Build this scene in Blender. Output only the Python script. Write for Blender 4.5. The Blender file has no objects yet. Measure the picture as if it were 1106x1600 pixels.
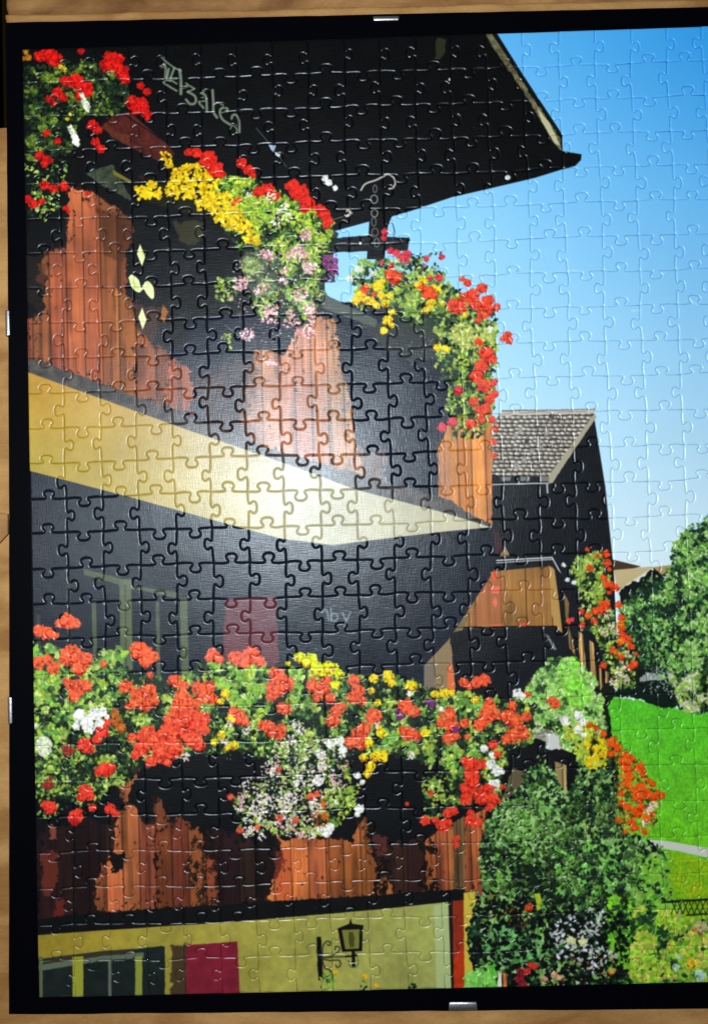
import bpy, math, random
import numpy as np
from mathutils import Vector
from mathutils.geometry import tessellate_polygon

# ------------------------------------------------------------------ camera
MM = 0.001
scene = bpy.context.scene
F_PX = 1250.0                                  # focal length for a 1600 px tall picture
CAM_T = (167.18, -254.07, 402.86)              # mm, origin = top left corner of the puzzle face
CAM_R = (0.0279, 0.0100, -0.0286)
cam_data = bpy.data.cameras.new("camera")
cam_data.sensor_fit = 'VERTICAL'
cam_data.sensor_height = 24.0
cam_data.lens = 24.0 * F_PX / 1600.0
cam_data.clip_start = 0.01
cam_data.clip_end = 20.0
cam = bpy.data.objects.new("camera", cam_data)
scene.collection.objects.link(cam)
cam.location = [v * MM for v in CAM_T]
cam.rotation_euler = CAM_R
scene.camera = cam

# ------------------------------------------------------------------ world and lamp
world = bpy.data.worlds.new("World")
scene.world = world
world.use_nodes = True
bg = world.node_tree.nodes["Background"]
bg.inputs[0].default_value = (0.75, 0.85, 1.0, 1)
bg.inputs[1].default_value = 0.02

lamp_data = bpy.data.lights.new("flash_lamp", 'POINT')
lamp_data.energy = 12.0
lamp_data.color = (0.94, 0.975, 1.0)
lamp_data.shadow_soft_size = 0.016
lamp = bpy.data.objects.new("flash_lamp", lamp_data)
scene.collection.objects.link(lamp)
lamp.location = (0.088, -0.186, 0.500)

room_data = bpy.data.lights.new("room_lamp", 'POINT')      # weaker, larger light from the left
room_data.energy = 1.5
room_data.color = (0.94, 0.975, 1.0)
room_data.shadow_soft_size = 0.07
room_lamp = bpy.data.objects.new("room_lamp", room_data)
scene.collection.objects.link(room_lamp)
room_lamp.location = (-0.135, -0.240, 0.500)

scene.view_settings.view_transform = 'Standard'
scene.view_settings.look = 'None'
scene.view_settings.gamma = 1.0
scene.view_settings.exposure = 0.0
scene.view_settings.use_curve_mapping = False

# ------------------------------------------------------------------ helpers
rng = np.random.default_rng(7)
rnd = random.Random(11)
COL = scene.collection

def euler_m():
    rx, ry, rz = CAM_R
    def R(a, ax):
        c, s = math.cos(a), math.sin(a)
        return np.array({0: [[1, 0, 0], [0, c, -s], [0, s, c]],
                         1: [[c, 0, s], [0, 1, 0], [-s, 0, c]],
                         2: [[c, -s, 0], [s, c, 0], [0, 0, 1]]}[ax])
    return R(rz, 2) @ R(ry, 1) @ R(rx, 0)
CM = euler_m()
CT = np.array(CAM_T)

def plane_mm(x, y, z=0.0):
    """A measurement taken off the 1106 x 1600 photograph -> mm on the level z."""
    x = np.asarray(x, float); y = np.asarray(y, float)
    d = np.stack([(x - 553) / F_PX, (800 - y) / F_PX, -np.ones_like(x)], -1) @ CM.T
    t = (z - CT[2]) / d[..., 2]
    return CT[0] + d[..., 0] * t, CT[1] + d[..., 1] * t

def photo_px(X, Y, Z=0.0):
    Q = (np.stack([X, Y, np.zeros_like(X) + Z], -1) - CT) @ CM
    return 553 + F_PX * Q[..., 0] / -Q[..., 2], 800 - F_PX * Q[..., 1] / -Q[..., 2]

def link_mesh(name, verts, faces, mats, parent=None, mat_idx=None, smooth=None):
    me = bpy.data.meshes.new(name)
    me.from_pydata([tuple(c * MM for c in v) for v in verts], [], faces)
    for m in mats:
        me.materials.append(m)
    if mat_idx is not None:
        me.polygons.foreach_set("material_index", mat_idx)
    if smooth is not None:
        me.polygons.foreach_set("use_smooth", smooth)
    me.update()
    o = bpy.data.objects.new(name, me)
    COL.objects.link(o)
    o.parent = parent
    return o

def tag(o, label, cat, group=None):
    o["label"] = label
    o["category"] = cat
    if group:
        o["group"] = group

def new_mat(name):
    m = bpy.data.materials.new(name)
    m.use_nodes = True
    nt = m.node_tree
    return m, nt, nt.nodes["Principled BSDF"]

# ------------------------------------------------------------------ the printed picture (painted by code)
PW, PH = 696.0, 480.0              # puzzle size, mm
S = 4.0                            # print dots per mm
IW, IH = int(PW * S), int(PH * S)
canvas = np.zeros((IH, IW, 3), np.float32)
K = 1.29                           # print dots per photo pixel, for brush sizes

def tr(pts):
    p = np.asarray(pts, float).reshape(-1, 2)
    X, Y = plane_mm(p[:, 0], p[:, 1])
    return X * S, -Y * S

def q(ox, oy, *uv, k=3.687):
    """points noted on an enlarged detail whose corner is (ox, oy)"""
    a = np.asarray(uv, float).reshape(-1, 2)
    return [(ox + u / k, oy + v / k) for u, v in a]

_noise = {}
def vnoise(x, y, cx, cy=None, seed=0):
    cy = cy or cx
    key = seed
    if key not in _noise:
        _noise[key] = np.random.default_rng(1000 + seed).random((257, 257)).astype(np.float32)
    g = _noise[key]
    u, v = x / cx, y / cy
    iu, iv = np.floor(u).astype(int), np.floor(v).astype(int)
    fu, fv = u - iu, v - iv
    fu = fu * fu * (3 - 2 * fu); fv = fv * fv * (3 - 2 * fv)
    a, b = iu % 256, iv % 256
    return (g[b, a] * (1 - fu) + g[b, a + 1] * fu) * (1 - fv) + (g[b + 1, a] * (1 - fu) + g[b + 1, a + 1] * fu) * fv

def fbm(x, y, c, seed=0, n=3):
    t, w, s = 0, 1, 0
    for i in range(n):
        t = t + w * vnoise(x, y, c / 2 ** i, seed=seed + i); s += w; w *= .55
    return t / s

def C(*c):
    return np.array(c, np.float32) / 255

def box_of(x0, y0, x1, y1, pad):
    return (max(0, int(x0 - pad)), max(0, int(y0 - pad)), min(IW, int(x1 + pad) + 1), min(IH, int(y1 + pad) + 1))

def poly(pts, col, rough=0.0, cell=8, alpha=1.0, seed=3, soft=0):
    px, py = tr(pts)
    x0, y0, x1, y1 = box_of(px.min(), py.min(), px.max(), py.max(), 2 + rough * K)
    if x1 <= x0 or y1 <= y0:
        return
    gx, gy = np.meshgrid(np.arange(x0, x1), np.arange(y0, y1))
    gx = gx.astype(np.float32); gy = gy.astype(np.float32)
    if rough:
        dx = (fbm(gx, gy, cell * K, seed) - .5) * 3.2 * rough * K
        dy = (fbm(gx, gy, cell * K, seed + 5) - .5) * 3.2 * rough * K
    else:
        dx = dy = 0
    m = np.zeros(gx.shape, np.float32)
    n = len(px)
    for sx, sy in ((.25, .1), (.75, .4), (.1, .6), (.6, .9)):
        xx = gx + dx + sx; yy = gy + dy + sy
        ins = np.zeros(gx.shape, bool)
        j = n - 1
        for i in range(n):
            if py[i] != py[j]:
                c = ((py[i] > yy) != (py[j] > yy)) & (xx < (px[j] - px[i]) * (yy - py[i]) / (py[j] - py[i]) + px[i])
                ins ^= c
            j = i
        m += ins * .25
    if soft:
        for _ in range(int(soft)):
            m[1:-1, 1:-1] = (m[1:-1, 1:-1] * 2 + m[:-2, 1:-1] + m[2:, 1:-1] + m[1:-1, :-2] + m[1:-1, 2:]) / 6
    m = (m * alpha)[..., None]
    c = col(gx, gy) if callable(col) else col
    reg = canvas[y0:y1, x0:x1]
    reg += (c - reg) * m

def splat(X, Y, rx, ry, a, col, alpha=1.0, lens=False):
    """one dab of ink, in print dots"""
    r = max(rx, ry) + 1.5
    x0, y0, x1, y1 = int(X - r), int(Y - r), int(X + r) + 2, int(Y + r) + 2
    if x0 < 0 or y0 < 0 or x1 > IW or y1 > IH:
        x0, y0, x1, y1 = max(0, x0), max(0, y0), min(IW, x1), min(IH, y1)
        if x1 <= x0 or y1 <= y0:
            return
    gx = np.arange(x0, x1, dtype=np.float32)[None, :] + .5 - X
    gy = np.arange(y0, y1, dtype=np.float32)[:, None] + .5 - Y
    c, s = math.cos(a), math.sin(a)
    u = (gx * c + gy * s) / rx; v = (gy * c - gx * s) / ry
    if lens:
        d = np.abs(v) + u * u
    else:
        d = np.sqrt(u * u + v * v)
    m = np.clip((1 - d) * min(rx, ry) + .5, 0, 1)[..., None] * alpha
    reg = canvas[y0:y1, x0:x1]
    reg += (col - reg) * m

def stroke(pts, w, col, alpha=1.0, taper=None):
    px, py = tr(pts)
    w = w * K / 2
    x0, y0, x1, y1 = box_of(px.min(), py.min(), px.max(), py.max(), w + 3)
    if x1 <= x0 or y1 <= y0:
        return
    gx, gy = np.meshgrid(np.arange(x0, x1) + .5, np.arange(y0, y1) + .5)
    best = np.full(gx.shape, 1e9)
    for i in range(len(px) - 1):
        ax, ay, bx, by = px[i], py[i], px[i + 1], py[i + 1]
        L = (bx - ax) ** 2 + (by - ay) ** 2 + 1e-9
        t = np.clip(((gx - ax) * (bx - ax) + (gy - ay) * (by - ay)) / L, 0, 1)
        best = np.minimum(best, np.hypot(gx - ax - t * (bx - ax), gy - ay - t * (by - ay)))
    m = (np.clip(w - best + .5, 0, 1) * alpha)[..., None]
    reg = canvas[y0:y1, x0:x1]
    reg += (col - reg) * m

def curve(pts, n=8):
    P = [np.array(p, float) for p in pts]
    P = [2 * P[0] - P[1]] + P + [2 * P[-1] - P[-2]]
    out = []
    for i in range(1, len(P) - 2):
        for k in range(n):
            t = k / n
            a, b, c, d = P[i - 1], P[i], P[i + 1], P[i + 2]
            out.append(.5 * ((2 * b) + (-a + c) * t + (2 * a - 5 * b + 4 * c - d) * t * t + (-a + 3 * b - 3 * c + d) * t ** 3))
    out.append(P[-2])
    return out

def inside(px, py, x, y):
    ins = np.zeros(x.shape, bool); j = len(px) - 1
    for i in range(len(px)):
        if py[i] != py[j]:
            ins ^= ((py[i] > y) != (py[j] > y)) & (x < (px[j] - px[i]) * (y - py[i]) / (py[j] - py[i]) + px[i])
        j = i
    return ins

def scatter(pts, per):
    """random print positions inside an outline; per = dabs for each 100 photo px²"""
    px, py = tr(pts)
    area = (px.max() - px.min()) * (py.max() - py.min())
    n = int(area / K / K / 100 * per)
    x = rng.uniform(px.min(), px.max(), n); y = rng.uniform(py.min(), py.max(), n)
    e = 6 * K
    k = inside(px, py, x + (fbm(x, y, 22, 31) - .5) * 4 * e, y + (fbm(x, y, 22, 41) - .5) * 4 * e)
    return x[k], y[k]

G_LIGHT = [C(170, 190, 60), C(140, 175, 70), C(185, 205, 110), C(110, 150, 55)]
G_MID = [C(85, 130, 50), C(70, 115, 60), C(105, 145, 60), C(55, 95, 45)]
G_DARK = [C(28, 48, 26), C(20, 34, 22), C(38, 62, 34), C(14, 20, 15)]

def foliage(pts, per, size, light=G_LIGHT, mid=G_MID, dark=G_DARK, bias=0.0, clump=16, lens=False, asp=.6, seed=50):
    x, y = scatter(pts, per)
    f = fbm(x, y, clump * K, seed) + bias
    for i in range(len(x)):
        v = f[i] + rng.normal(0, .085)
        pal = dark if v < .455 else (mid if v < .54 else light)
        c = pal[rng.integers(len(pal))] * rng.uniform(.85, 1.12)
        r = size * K * rng.uniform(.75, 1.6) * (1.12 if pal is light else 1)
        splat(x[i], y[i], r, r * asp * rng.uniform(.7, 1.2), rng.uniform(0, 6.3), c, .95, lens)

def speckle(pts, amt=.5, cell=3.2, gaps=.0, seed=130):
    """fine broken tone of leaves and petals too small to draw one by one"""
    px, py = tr(pts)
    x0, y0, x1, y1 = box_of(px.min(), py.min(), px.max(), py.max(), 8)
    gx, gy = np.meshgrid(np.arange(x0, x1, dtype=np.float32), np.arange(y0, y1, dtype=np.float32))
    w = 6 * K
    m = inside(px, py, gx + (fbm(gx, gy, 22, 31) - .5) * 4 * w, gy + (fbm(gx, gy, 22, 41) - .5) * 4 * w)
    n = .6 * vnoise(gx, gy, cell, seed=seed) + .4 * vnoise(gx, gy, cell * 2.1, seed=seed + 1)
    f = 1 + amt * (n - .5)
    if gaps:
        g = .5 * vnoise(gx, gy, 7, seed=seed + 2) + .5 * vnoise(gx, gy, 4, seed=seed + 3)
        f = f * (1 - np.clip((g - (1 - gaps)) * 6, 0, .85))
    reg = canvas[y0:y1, x0:x1]
    reg *= np.where(m, f, 1)[..., None]
    np.clip(reg, 0, 1, out=reg)

RED = C(222, 28, 16); RED2 = C(236, 52, 24); ORANGE = C(240, 88, 14); YEL = C(238, 205, 10)
WHITE = C(245, 246, 238); PURPLE = C(120, 40, 120); PINK = C(228, 70, 95); DRED = C(120, 30, 25)

def flower(x, y, r, col=RED, speck=.0):
    X, Y = tr((x, y)); X, Y = X[0], Y[0]
    r = r * K
    dark = col * (np.array([.86, .87, .84], np.float32) if col.min() > .6 else np.array([.74, .45, .5], np.float32))
    hi = np.clip(col * 1.02 + np.array([.03, .10, .07], np.float32), 0, 1)
    m = int(8 + r * .6); ph = rng.uniform(0, 6.28)
    for i in range(m):                                   # scalloped rim of petals
        a = ph + i * 6.283 / m; d = r * rng.uniform(.6, .95)
        pr = r * rng.uniform(.16, .32)
        splat(X + d * math.cos(a), Y + d * math.sin(a) * .92, pr, pr * rng.uniform(.7, 1), a, (dark if math.sin(a) > .3 and rng.random() < .5 else col) * rng.uniform(.92, 1.04), 1)
    splat(X + rng.uniform(-.1, .1) * r, Y + rng.uniform(-.1, .1) * r, r * .62, r * .5, rng.uniform(0, 3), col, 1)
    for i in range(int(6 + r * .9)):
        a = rng.uniform(0, 6.28); d = r * .78 * math.sqrt(rng.random())
        pr = r * rng.uniform(.12, .28)
        k = rng.random()
        c = dark if k < .26 + .2 * math.sin(a) else (hi if k > .6 else col)
        splat(X + d * math.cos(a), Y + d * math.sin(a), pr, pr * rng.uniform(.4, .9), rng.uniform(0, 3.1), c * rng.uniform(.93, 1.05), .75)
    for i in range(int(r * 1.6 * speck)):
        a = rng.uniform(0, 6.28); d = r * math.sqrt(rng.random())
        splat(X + d * math.cos(a), Y + d * math.sin(a), rng.uniform(.8, 1.9), rng.uniform(.6, 1.1), a, C(250, 205, 130), .8)

def flowers(lst, col=RED, speck=0.0):
    for t in lst:
        flower(t[0], t[1], t[2], col, speck)

def umbel(x, y, r, cols, n=None):
    X, Y = tr((x, y)); X, Y = X[0], Y[0]; r = r * K
    for i in range(n or int(r * 1.9)):
        a = rng.uniform(0, 6.28); d = r * math.sqrt(rng.random())
        c = cols[rng.integers(len(cols))] * rng.uniform(.88, 1.05)
        splat(X + d * math.cos(a), Y + d * math.sin(a), rng.uniform(1.5, 3.2), rng.uniform(1.3, 2.4), a, np.clip(c, 0, 1), .95)

PINKS = [C(238, 205, 205), C(225, 165, 170), C(245, 235, 230), C(205, 120, 125)]
PALES = [C(245, 240, 232), C(235, 215, 205), C(225, 190, 185), C(250, 248, 245)]

def wood(base, plank=27.0, ofs=0.0, seed=60, slant=0.0, var=.26):
    base = np.asarray(base, np.float32)
    def f(gx, gy):
        x = gx - slant * gy
        k = (x / K - ofs) / plank
        k = k + (vnoise(gx, gy, 400, 900, seed + 9) - .5) * .2
        i = np.floor(k).astype(int)
        tone = np.random.default_rng(seed).uniform(1 - var, 1 + var, 512)[i % 512].astype(np.float32)
        hue = np.random.default_rng(seed + 1).uniform(-.06, .06, 512)[i % 512].astype(np.float32)
        grain = .84 + .32 * (.5 * vnoise(x, gy, 2.2, 70, seed + 2) + .5 * vnoise(x, gy, 6, 160, seed + 3))
        blot = .78 + .44 * fbm(gx, gy, 60, seed + 4)
        stain = 1 - .25 * np.clip((vnoise(x, gy, 9, 130, seed + 5) - .66) * 6, 0, 1)
        fr = k - i
        gap = np.clip(np.minimum(fr, 1 - fr) * plank / 1.5, 0, 1) * .62 + .38
        v = (tone * grain * blot * stain * gap)[..., None]
        c = base * v
        c[..., 0] += hue * .35; c[..., 1] += hue * .5; c[..., 2] += np.abs(hue) * .3
        return np.clip(c, 0, 1)
    return f

def planks(pts, fn, rough=3, cell=8, seed=3):
    """board front: the boards fade through ragged half-shade into the plants' shadow"""
    half = lambda gx, gy: fn(gx, gy) * C(90, 78, 80)
    quarter = lambda gx, gy: fn(gx, gy) * C(52, 44, 48)
    poly(pts, quarter, rough + 7, 11, .85, seed + 7)
    poly(pts, half, rough + 4, 7, .85, seed + 11)
    poly(pts, fn, rough, cell, 1, seed)
    c = np.mean(np.asarray(pts, float), 0)
    x, y = scatter([(c[0] + (p[0] - c[0]) * 1.06, c[1] + (p[1] - c[1]) * 1.02) for p in pts], 1.1)
    px, py = tr([(c[0] + (p[0] - c[0]) * .82, c[1] + (p[1] - c[1]) * .86) for p in pts])
    core = inside(px, py, x, y)
    for i in range(len(x)):
        if core[i] and rng.random() < .93:
            continue
        splat(x[i], y[i], rng.uniform(1.5, 6), rng.uniform(1, 3), 1.57 + rng.normal(0, .5), C(22, 16, 13), rng.uniform(.3, .9), True)

def mottled(base, amt=.25, cell=30, seed=80):
    base = np.asarray(base, np.float32)
    return lambda gx, gy: np.clip(base * (1 - amt / 2 + amt * fbm(gx, gy, cell, seed))[..., None], 0, 1)

BLACK = C(7, 7, 8); BLUEBLACK = C(16, 22, 36)

# --- sky over the whole sheet
gx, gy = np.meshgrid(np.arange(IW, dtype=np.float32), np.arange(IH, dtype=np.float32))
def sky(gx, gy):
    t = np.clip(gy / (270 * S), 0, 1)[..., None]
    u = np.clip((gx / S - 230) / 130, 0, 1.6)[..., None]
    top = C(104, 192, 250) * (1 - u) + C(52, 168, 252) * u
    low = C(220, 243, 250) * (1 - u) + C(216, 241, 251) * u
    e = t ** 1.0
    c = top * (1 - e) + low * e
    return c + (fbm(gx, gy, 120, 90)[..., None] - .5) * .02
canvas[:] = np.clip(sky(gx, gy), 0, 1)
for i in range(5):                                 # thin scratches of worn ink in the sky
    x, y = rng.uniform(830, 1080), rng.uniform(360, 500)
    stroke([(x, y), (x + rng.uniform(6, 14), y + rng.uniform(-2, 5))], 1.5, C(225, 242, 252), .6)

# --- right hand part of the picture beyond the tree: woods and meadow go on
far = [(1060, 840), (1180, 800), (1330, 830), (1480, 790), (1650, 840), (1800, 800), (2000, 830), (2230, 800), (2230, 1120), (1060, 1120)]
poly(far, C(30, 52, 32), 5, 20)
foliage(far, 4.5, 4.0)
meadow = [(935, 1085), (1010, 1096), (1060, 1108), (1106, 1110), (2240, 1105), (2240, 1640), (930, 1640)]
def lawn(gx, gy):
    t = np.clip((gy / S - 345) / 95, 0, 1)[..., None]
    c = C(78, 194, 40) * (1 - t) + C(120, 196, 26) * t
    w = fbm(gx, gy, 70, 93)[..., None]
    c = c * (1 - .5 * w) + C(112, 200, 52) * .5 * w
    return np.clip(c * (.74 + .28 * fbm(gx, gy, 18, 95, 4) + .26 * vnoise(gx, gy, 2.2, 3.5, 96))[..., None], 0, 1)
poly(meadow, lawn, 2.6, 5)
poly([(1010, 1312), (1040, 1314), (1106, 1325), (1300, 1360), (1300, 1385), (1106, 1340), (1050, 1328), (1010, 1322)], C(206, 212, 200), .6)
def rough_lawn(gx, gy):
    a = fbm(gx, gy, 26, 99)[..., None]
    return np.clip((C(92, 178, 26) * (1 - a) + C(175, 190, 24) * a) * (.85 + .3 * vnoise(gx, gy, 3, 3, 98))[..., None], 0, 1)
poly([(1000, 1330), (1045, 1332), (1106, 1345), (1300, 1390), (2240, 1420), (2240, 1640), (990, 1640)], rough_lawn, 2, 6)

# --- distant house and tree on the right
poly(q(806, 850, 555, 90, 620, 105, 720, 130, 590, 160, 560, 150), C(70, 52, 38))
poly(q(806, 850, 560, 150, 780, 130, 795, 140, 595, 275, 575, 260), C(205, 188, 140))
for i in range(9):
    a = q(806, 850, 565 + i * 2, 152 + i * 14, 785 - i * 22, 134 + i * 14)
    stroke(a, 1.0, C(160, 140, 95), .6)
stroke(q(806, 850, 592, 268, 790, 138), 2.0, C(232, 230, 215))
poly(q(806, 850, 780, 135, 905, 118, 890, 170, 830, 190), C(176, 150, 100))
poly(q(806, 850, 595, 275, 790, 145, 850, 190, 900, 330, 900, 900, 640, 880, 600, 600), C(16, 22, 20), 3)
poly(q(806, 850, 780, 700, 880, 700, 890, 830, 800, 850, 700, 790), C(150, 160, 150), 4, 6)
poly(q(806, 850, 600, 800, 850, 780, 960, 900, 900, 955, 700, 900, 560, 880), C(14, 30, 22), 4, 8)
tree = [(972, 955), (992, 930), (1014, 908), (1040, 906), (1050, 885), (1058, 858), (1078, 832), (1110, 822), (1180, 806), (1185, 1100), (1095, 1112), (1060, 1098), (1040, 1060), (990, 1040), (982, 985)]
crown = [(1046, 900), (1052, 850), (1078, 818), (1112, 806), (1190, 795), (1190, 900)]
TL_ = [C(130, 186, 80), C(155, 200, 105), C(110, 168, 70), C(170, 205, 130)]; TM_ = [C(80, 138, 62), C(66, 122, 58), C(95, 150, 70)]; TD_ = [C(26, 48, 34), C(18, 32, 26), C(38, 70, 46)]
foliage(crown, 7, 2.2, TL_, TM_, TM_, .05, 14)
poly(tree, C(22, 40, 29), 7, 9)
foliage([(p[0] + (-6 if p[0] < 1080 else 0), p[1] - 5) for p in tree], 5, 2.2, TL_, TM_, TD_, .0, 12)
foliage(tree, 10, 2.6, TL_, TM_, TD_, -.02, 18)
foliage([(1060, 870), (1190, 820), (1190, 1080), (1090, 1090), (1065, 1000)], 8, 2.7, TL_, TM_, TD_, .07, 16)
foliage([(985, 950), (1040, 930), (1045, 1040), (1000, 1030)], 5, 2.3, TM_, TM_, TD_, -.1, 12)
for i in range(26):                                # gaps where the sky shows through
    X, Y = tr((rng.uniform(1052, 1110), rng.uniform(818, 880))); splat(X[0], Y[0], rng.uniform(1, 2.6), rng.uniform(.8, 1.8), rng.uniform(0, 3), C(196, 228, 240), .8)
foliage([(1045, 1060), (1110, 1050), (1180, 1060), (1180, 1108), (1060, 1110)], 10, 3.2, light=[C(150, 190, 80), C(200, 205, 170)], bias=.1)
for i in range(60):
    x, y = rng.uniform(1015, 1050), rng.uniform(1040, 1085)
    X, Y = tr((x, y)); splat(X[0], Y[0], 1.8, 1.2, rng.uniform(0, 3), C(205, 215, 215), .8)
foliage([(1055, 1085), (1110, 1085), (1180, 1090), (1180, 1120), (1070, 1114)], 8, 2.5, light=[C(225, 220, 200), C(175, 200, 90)], bias=.06)

# --- neighbour house
poly([(926, 642), (945, 760), (958, 890), (966, 1060), (940, 1100), (766, 1100), (766, 745), (858, 745)], mottled(C(17, 19, 24), .5, 14))
roof = [(770, 662), (784, 641), (930, 639), (926, 648), (858, 752), (768, 748)]
poly(roof, mottled(C(104, 98, 88), .5, 8), .6)
px_, py_ = tr(roof)
for row in range(17):
    y = 646 + row * 6.3
    for k in range(22):
        x = 776 + k * 9.0 - row * 3.0 + (row % 2) * 2 + rng.uniform(-.8, .8)
        yy = y + rng.uniform(-.8, .8)
        X, Y = tr((x, yy)); X, Y = X[0], Y[0]
        if not inside(px_, py_, np.array([X]), np.array([Y]))[0]:
            continue
        w = rng.uniform(.9, 1.1); tone = rng.uniform(.86, 1.06)
        splat(X + 1.5, Y + 2.3, 6.4 * w, 2.6, .2, C(44, 40, 36))
        splat(X, Y, 6.2 * w, 2.7, .2, C(168, 162, 148) * tone)
        splat(X - 2.6, Y - .4, 3.4, 2.4, .3, C(216, 211, 196) * tone)
        splat(X + 4.6, Y + 1.0, 2.8, .9, .1, C(96, 90, 82))
poly([(782, 643), (930, 640), (928, 646), (780, 650)], C(196, 190, 180), .8)
for x, y in ((861, 651), (822, 689), (805, 681), (840, 690), (853, 676), (818, 718), (830, 704), (806, 728), (844, 700), (812, 672)):
    poly([(x - 3, y - 4), (x + 4, y - 4), (x + 4, y + 4), (x - 3, y + 4)], C(70, 70, 70) if y in (689, 651) else C(150, 148, 142))
poly([(928, 646), (931, 652), (862, 756), (852, 750)], C(168, 162, 138), .5)
poly([(768, 742), (856, 746), (856, 755), (768, 755)], C(20, 21, 24), 1)
for x in (782, 812, 842):
    poly([(x, 744), (x + 16, 745), (x + 15, 752), (x, 752)], C(120, 118, 112), .8)
stroke([(768, 757), (858, 755)], 2.2, C(222, 225, 222))
stroke([(854, 756), (855, 770)], 2.6, C(190, 195, 195))
poly(q(560, 590, 740, 880, 800, 870, 830, 990, 760, 1020, 700, 990), C(74, 36, 38), 6, alpha=.8, soft=6)
poly(q(560, 590, 845, 970, 870, 1030, 810, 1030), C(150, 130, 95), 1)
# neighbour's balcony
poly([(645, 1110), (690, 985), (716, 955), (770, 860), (790, 880), (790, 1110)], mottled(C(14, 15, 18), .4, 20))
poly([(768, 893), (860, 884), (866, 890), (878, 988), (872, 978), (708, 980), (716, 962), (757, 898)], wood(C(172, 118, 58), 40, 8, 61, var=.1))
poly([(757, 898), (785, 894), (785, 977), (735, 978)], C(160, 92, 58), .5, alpha=.65, soft=5)
poly([(857, 884), (866, 892), (880, 990), (872, 985), (861, 960)], C(182, 142, 76))
poly([(716, 962), (735, 958), (722, 985), (700, 990), (695, 1000)], C(120, 104, 70))
poly([(690, 1000), (702, 990), (708, 1040), (712, 1075), (658, 1080), (662, 1036), (672, 1028)], C(140, 118, 84), 1)
poly([(662, 1036), (680, 1033), (680, 1080), (660, 1080)], C(118, 108, 92))
poly([(700, 1035), (706, 1040), (712, 1080), (698, 1080)], C(220, 110, 60), .8)
stroke([(766, 880), (862, 874)], 1.6, C(200, 205, 205)); stroke([(770, 876), (862, 871), (882, 908)], 2.0, C(214, 220, 218))
poly([(862, 880), (884, 905), (892, 1000), (878, 990), (868, 895)], C(16, 16, 18))
for p in (q(806, 850, 270, 275, 305, 340, 300, 450, 285, 440), q(806, 850, 295, 460, 330, 560, 340, 640, 305, 600),
          q(806, 850, 358, 500, 385, 520, 405, 740, 365, 680), q(806, 850, 420, 550, 445, 570, 468, 830, 430, 770),
          q(806, 850, 478, 700, 492, 720, 500, 880, 482, 850), q(806, 850, 512, 730, 530, 740, 534, 920, 516, 900)):
    poly(p, wood(C(176, 138, 78), 9, 0, 63), .6)
poly(q(806, 850, 165, 515, 190, 530, 235, 610, 215, 610), C(120, 125, 120))
HEART = C(232, 92, 66)
poly(q(560, 860, 780, 105, 798, 150, 782, 180, 765, 150), HEART)
for dx in (-14, 14):
    X, Y = tr(q(560, 860, 786 + dx, 222)); splat(X[0], Y[0], 5.0, 5.8, .3 * dx / 14, C(238, 110, 90))
poly(q(560, 860, 758, 232, 815, 232, 800, 250, 786, 246, 772, 250), C(238, 110, 90))
poly(q(560, 860, 785, 265, 800, 300, 787, 330, 770, 300), C(238, 110, 90))
poly(q(560, 860, 760, 427, 830, 427, 830, 436, 760, 438), C(225, 100, 70)); poly(q(560, 860, 920, 418, 985, 418, 980, 430, 925, 432), C(228, 70, 40))

# --- main house: dark eaves and upper storey
poly([(30, 380), (498, 380), (506, 470), (545, 492), (690, 500), (764, 560), (766, 900), (700, 1000), (662, 1040), (662, 1130), (30, 1140)], BLUEBLACK)
poly([(30, 50), (752, 44), (772, 46), (806, 100), (868, 205), (878, 214), (878, 236), (908, 241), (907, 250), (898, 259), (880, 264), (835, 278),
      (706, 308), (640, 330), (612, 338), (606, 352), (600, 405), (573, 405), (577, 346), (504, 366), (508, 470), (530, 490), (30, 500)],
     mottled(BLACK, .5, 20))
poly([(752, 44), (766, 46), (790, 86), (830, 150), (874, 215), (877, 236), (868, 228), (815, 140), (770, 75)], mottled(C(105, 100, 72), .9, 9), 1.2, 5)
poly([(838, 168), (858, 192), (875, 228), (866, 224), (846, 190)], C(196, 194, 150), .8)
stroke([(768, 48), (800, 96), (876, 212)], 5, C(14, 14, 15))
poly(q(560, 40, 455, 70, 500, 80, 500, 150, 470, 195, 440, 190, 440, 110), C(44, 46, 26), 1.5)
X, Y = tr(q(560, 40, 858, 875)); splat(X[0], Y[0], 6, 5, 0, C(205, 215, 220))
X, Y = tr(q(560, 40, 523, 310)); splat(X[0], Y[0], 2, 3.4, 0, C(215, 220, 220))
stroke(q(300, 40, 370, 590, 430, 660, 450, 690), 1.3, C(95, 98, 105)); poly(q(300, 40, 440, 685, 485, 690, 470, 730, 455, 715), C(170, 190, 215)); poly(q(300, 40, 475, 725, 510, 740, 505, 760, 485, 750), C(214, 220, 222))
stroke(q(300, 40, 505, 755, 545, 815), 1.2, C(90, 92, 98))

# beams at the upper left
poly(q(30, 40, 560, 490, 640, 500, 850, 680, 900, 740, 800, 780, 640, 700, 560, 640, 470, 590), mottled(C(78, 30, 24), .6, 18))
stroke(q(30, 40, 590, 500, 850, 675), 2, C(25, 12, 12))
poly(q(30, 40, 480, 560, 640, 640, 640, 700, 520, 640), C(92, 42, 26), 2, soft=3)
poly(q(30, 40, 380, 850, 540, 800, 650, 1000, 640, 1010, 480, 920), mottled(C(58, 66, 50), .8, 10), 1)
poly(q(30, 40, 540, 830, 650, 895, 630, 905, 545, 860), C(112, 108, 38))
stroke(q(30, 40, 700, 870, 860, 960), 6, C(40, 22, 14))

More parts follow.
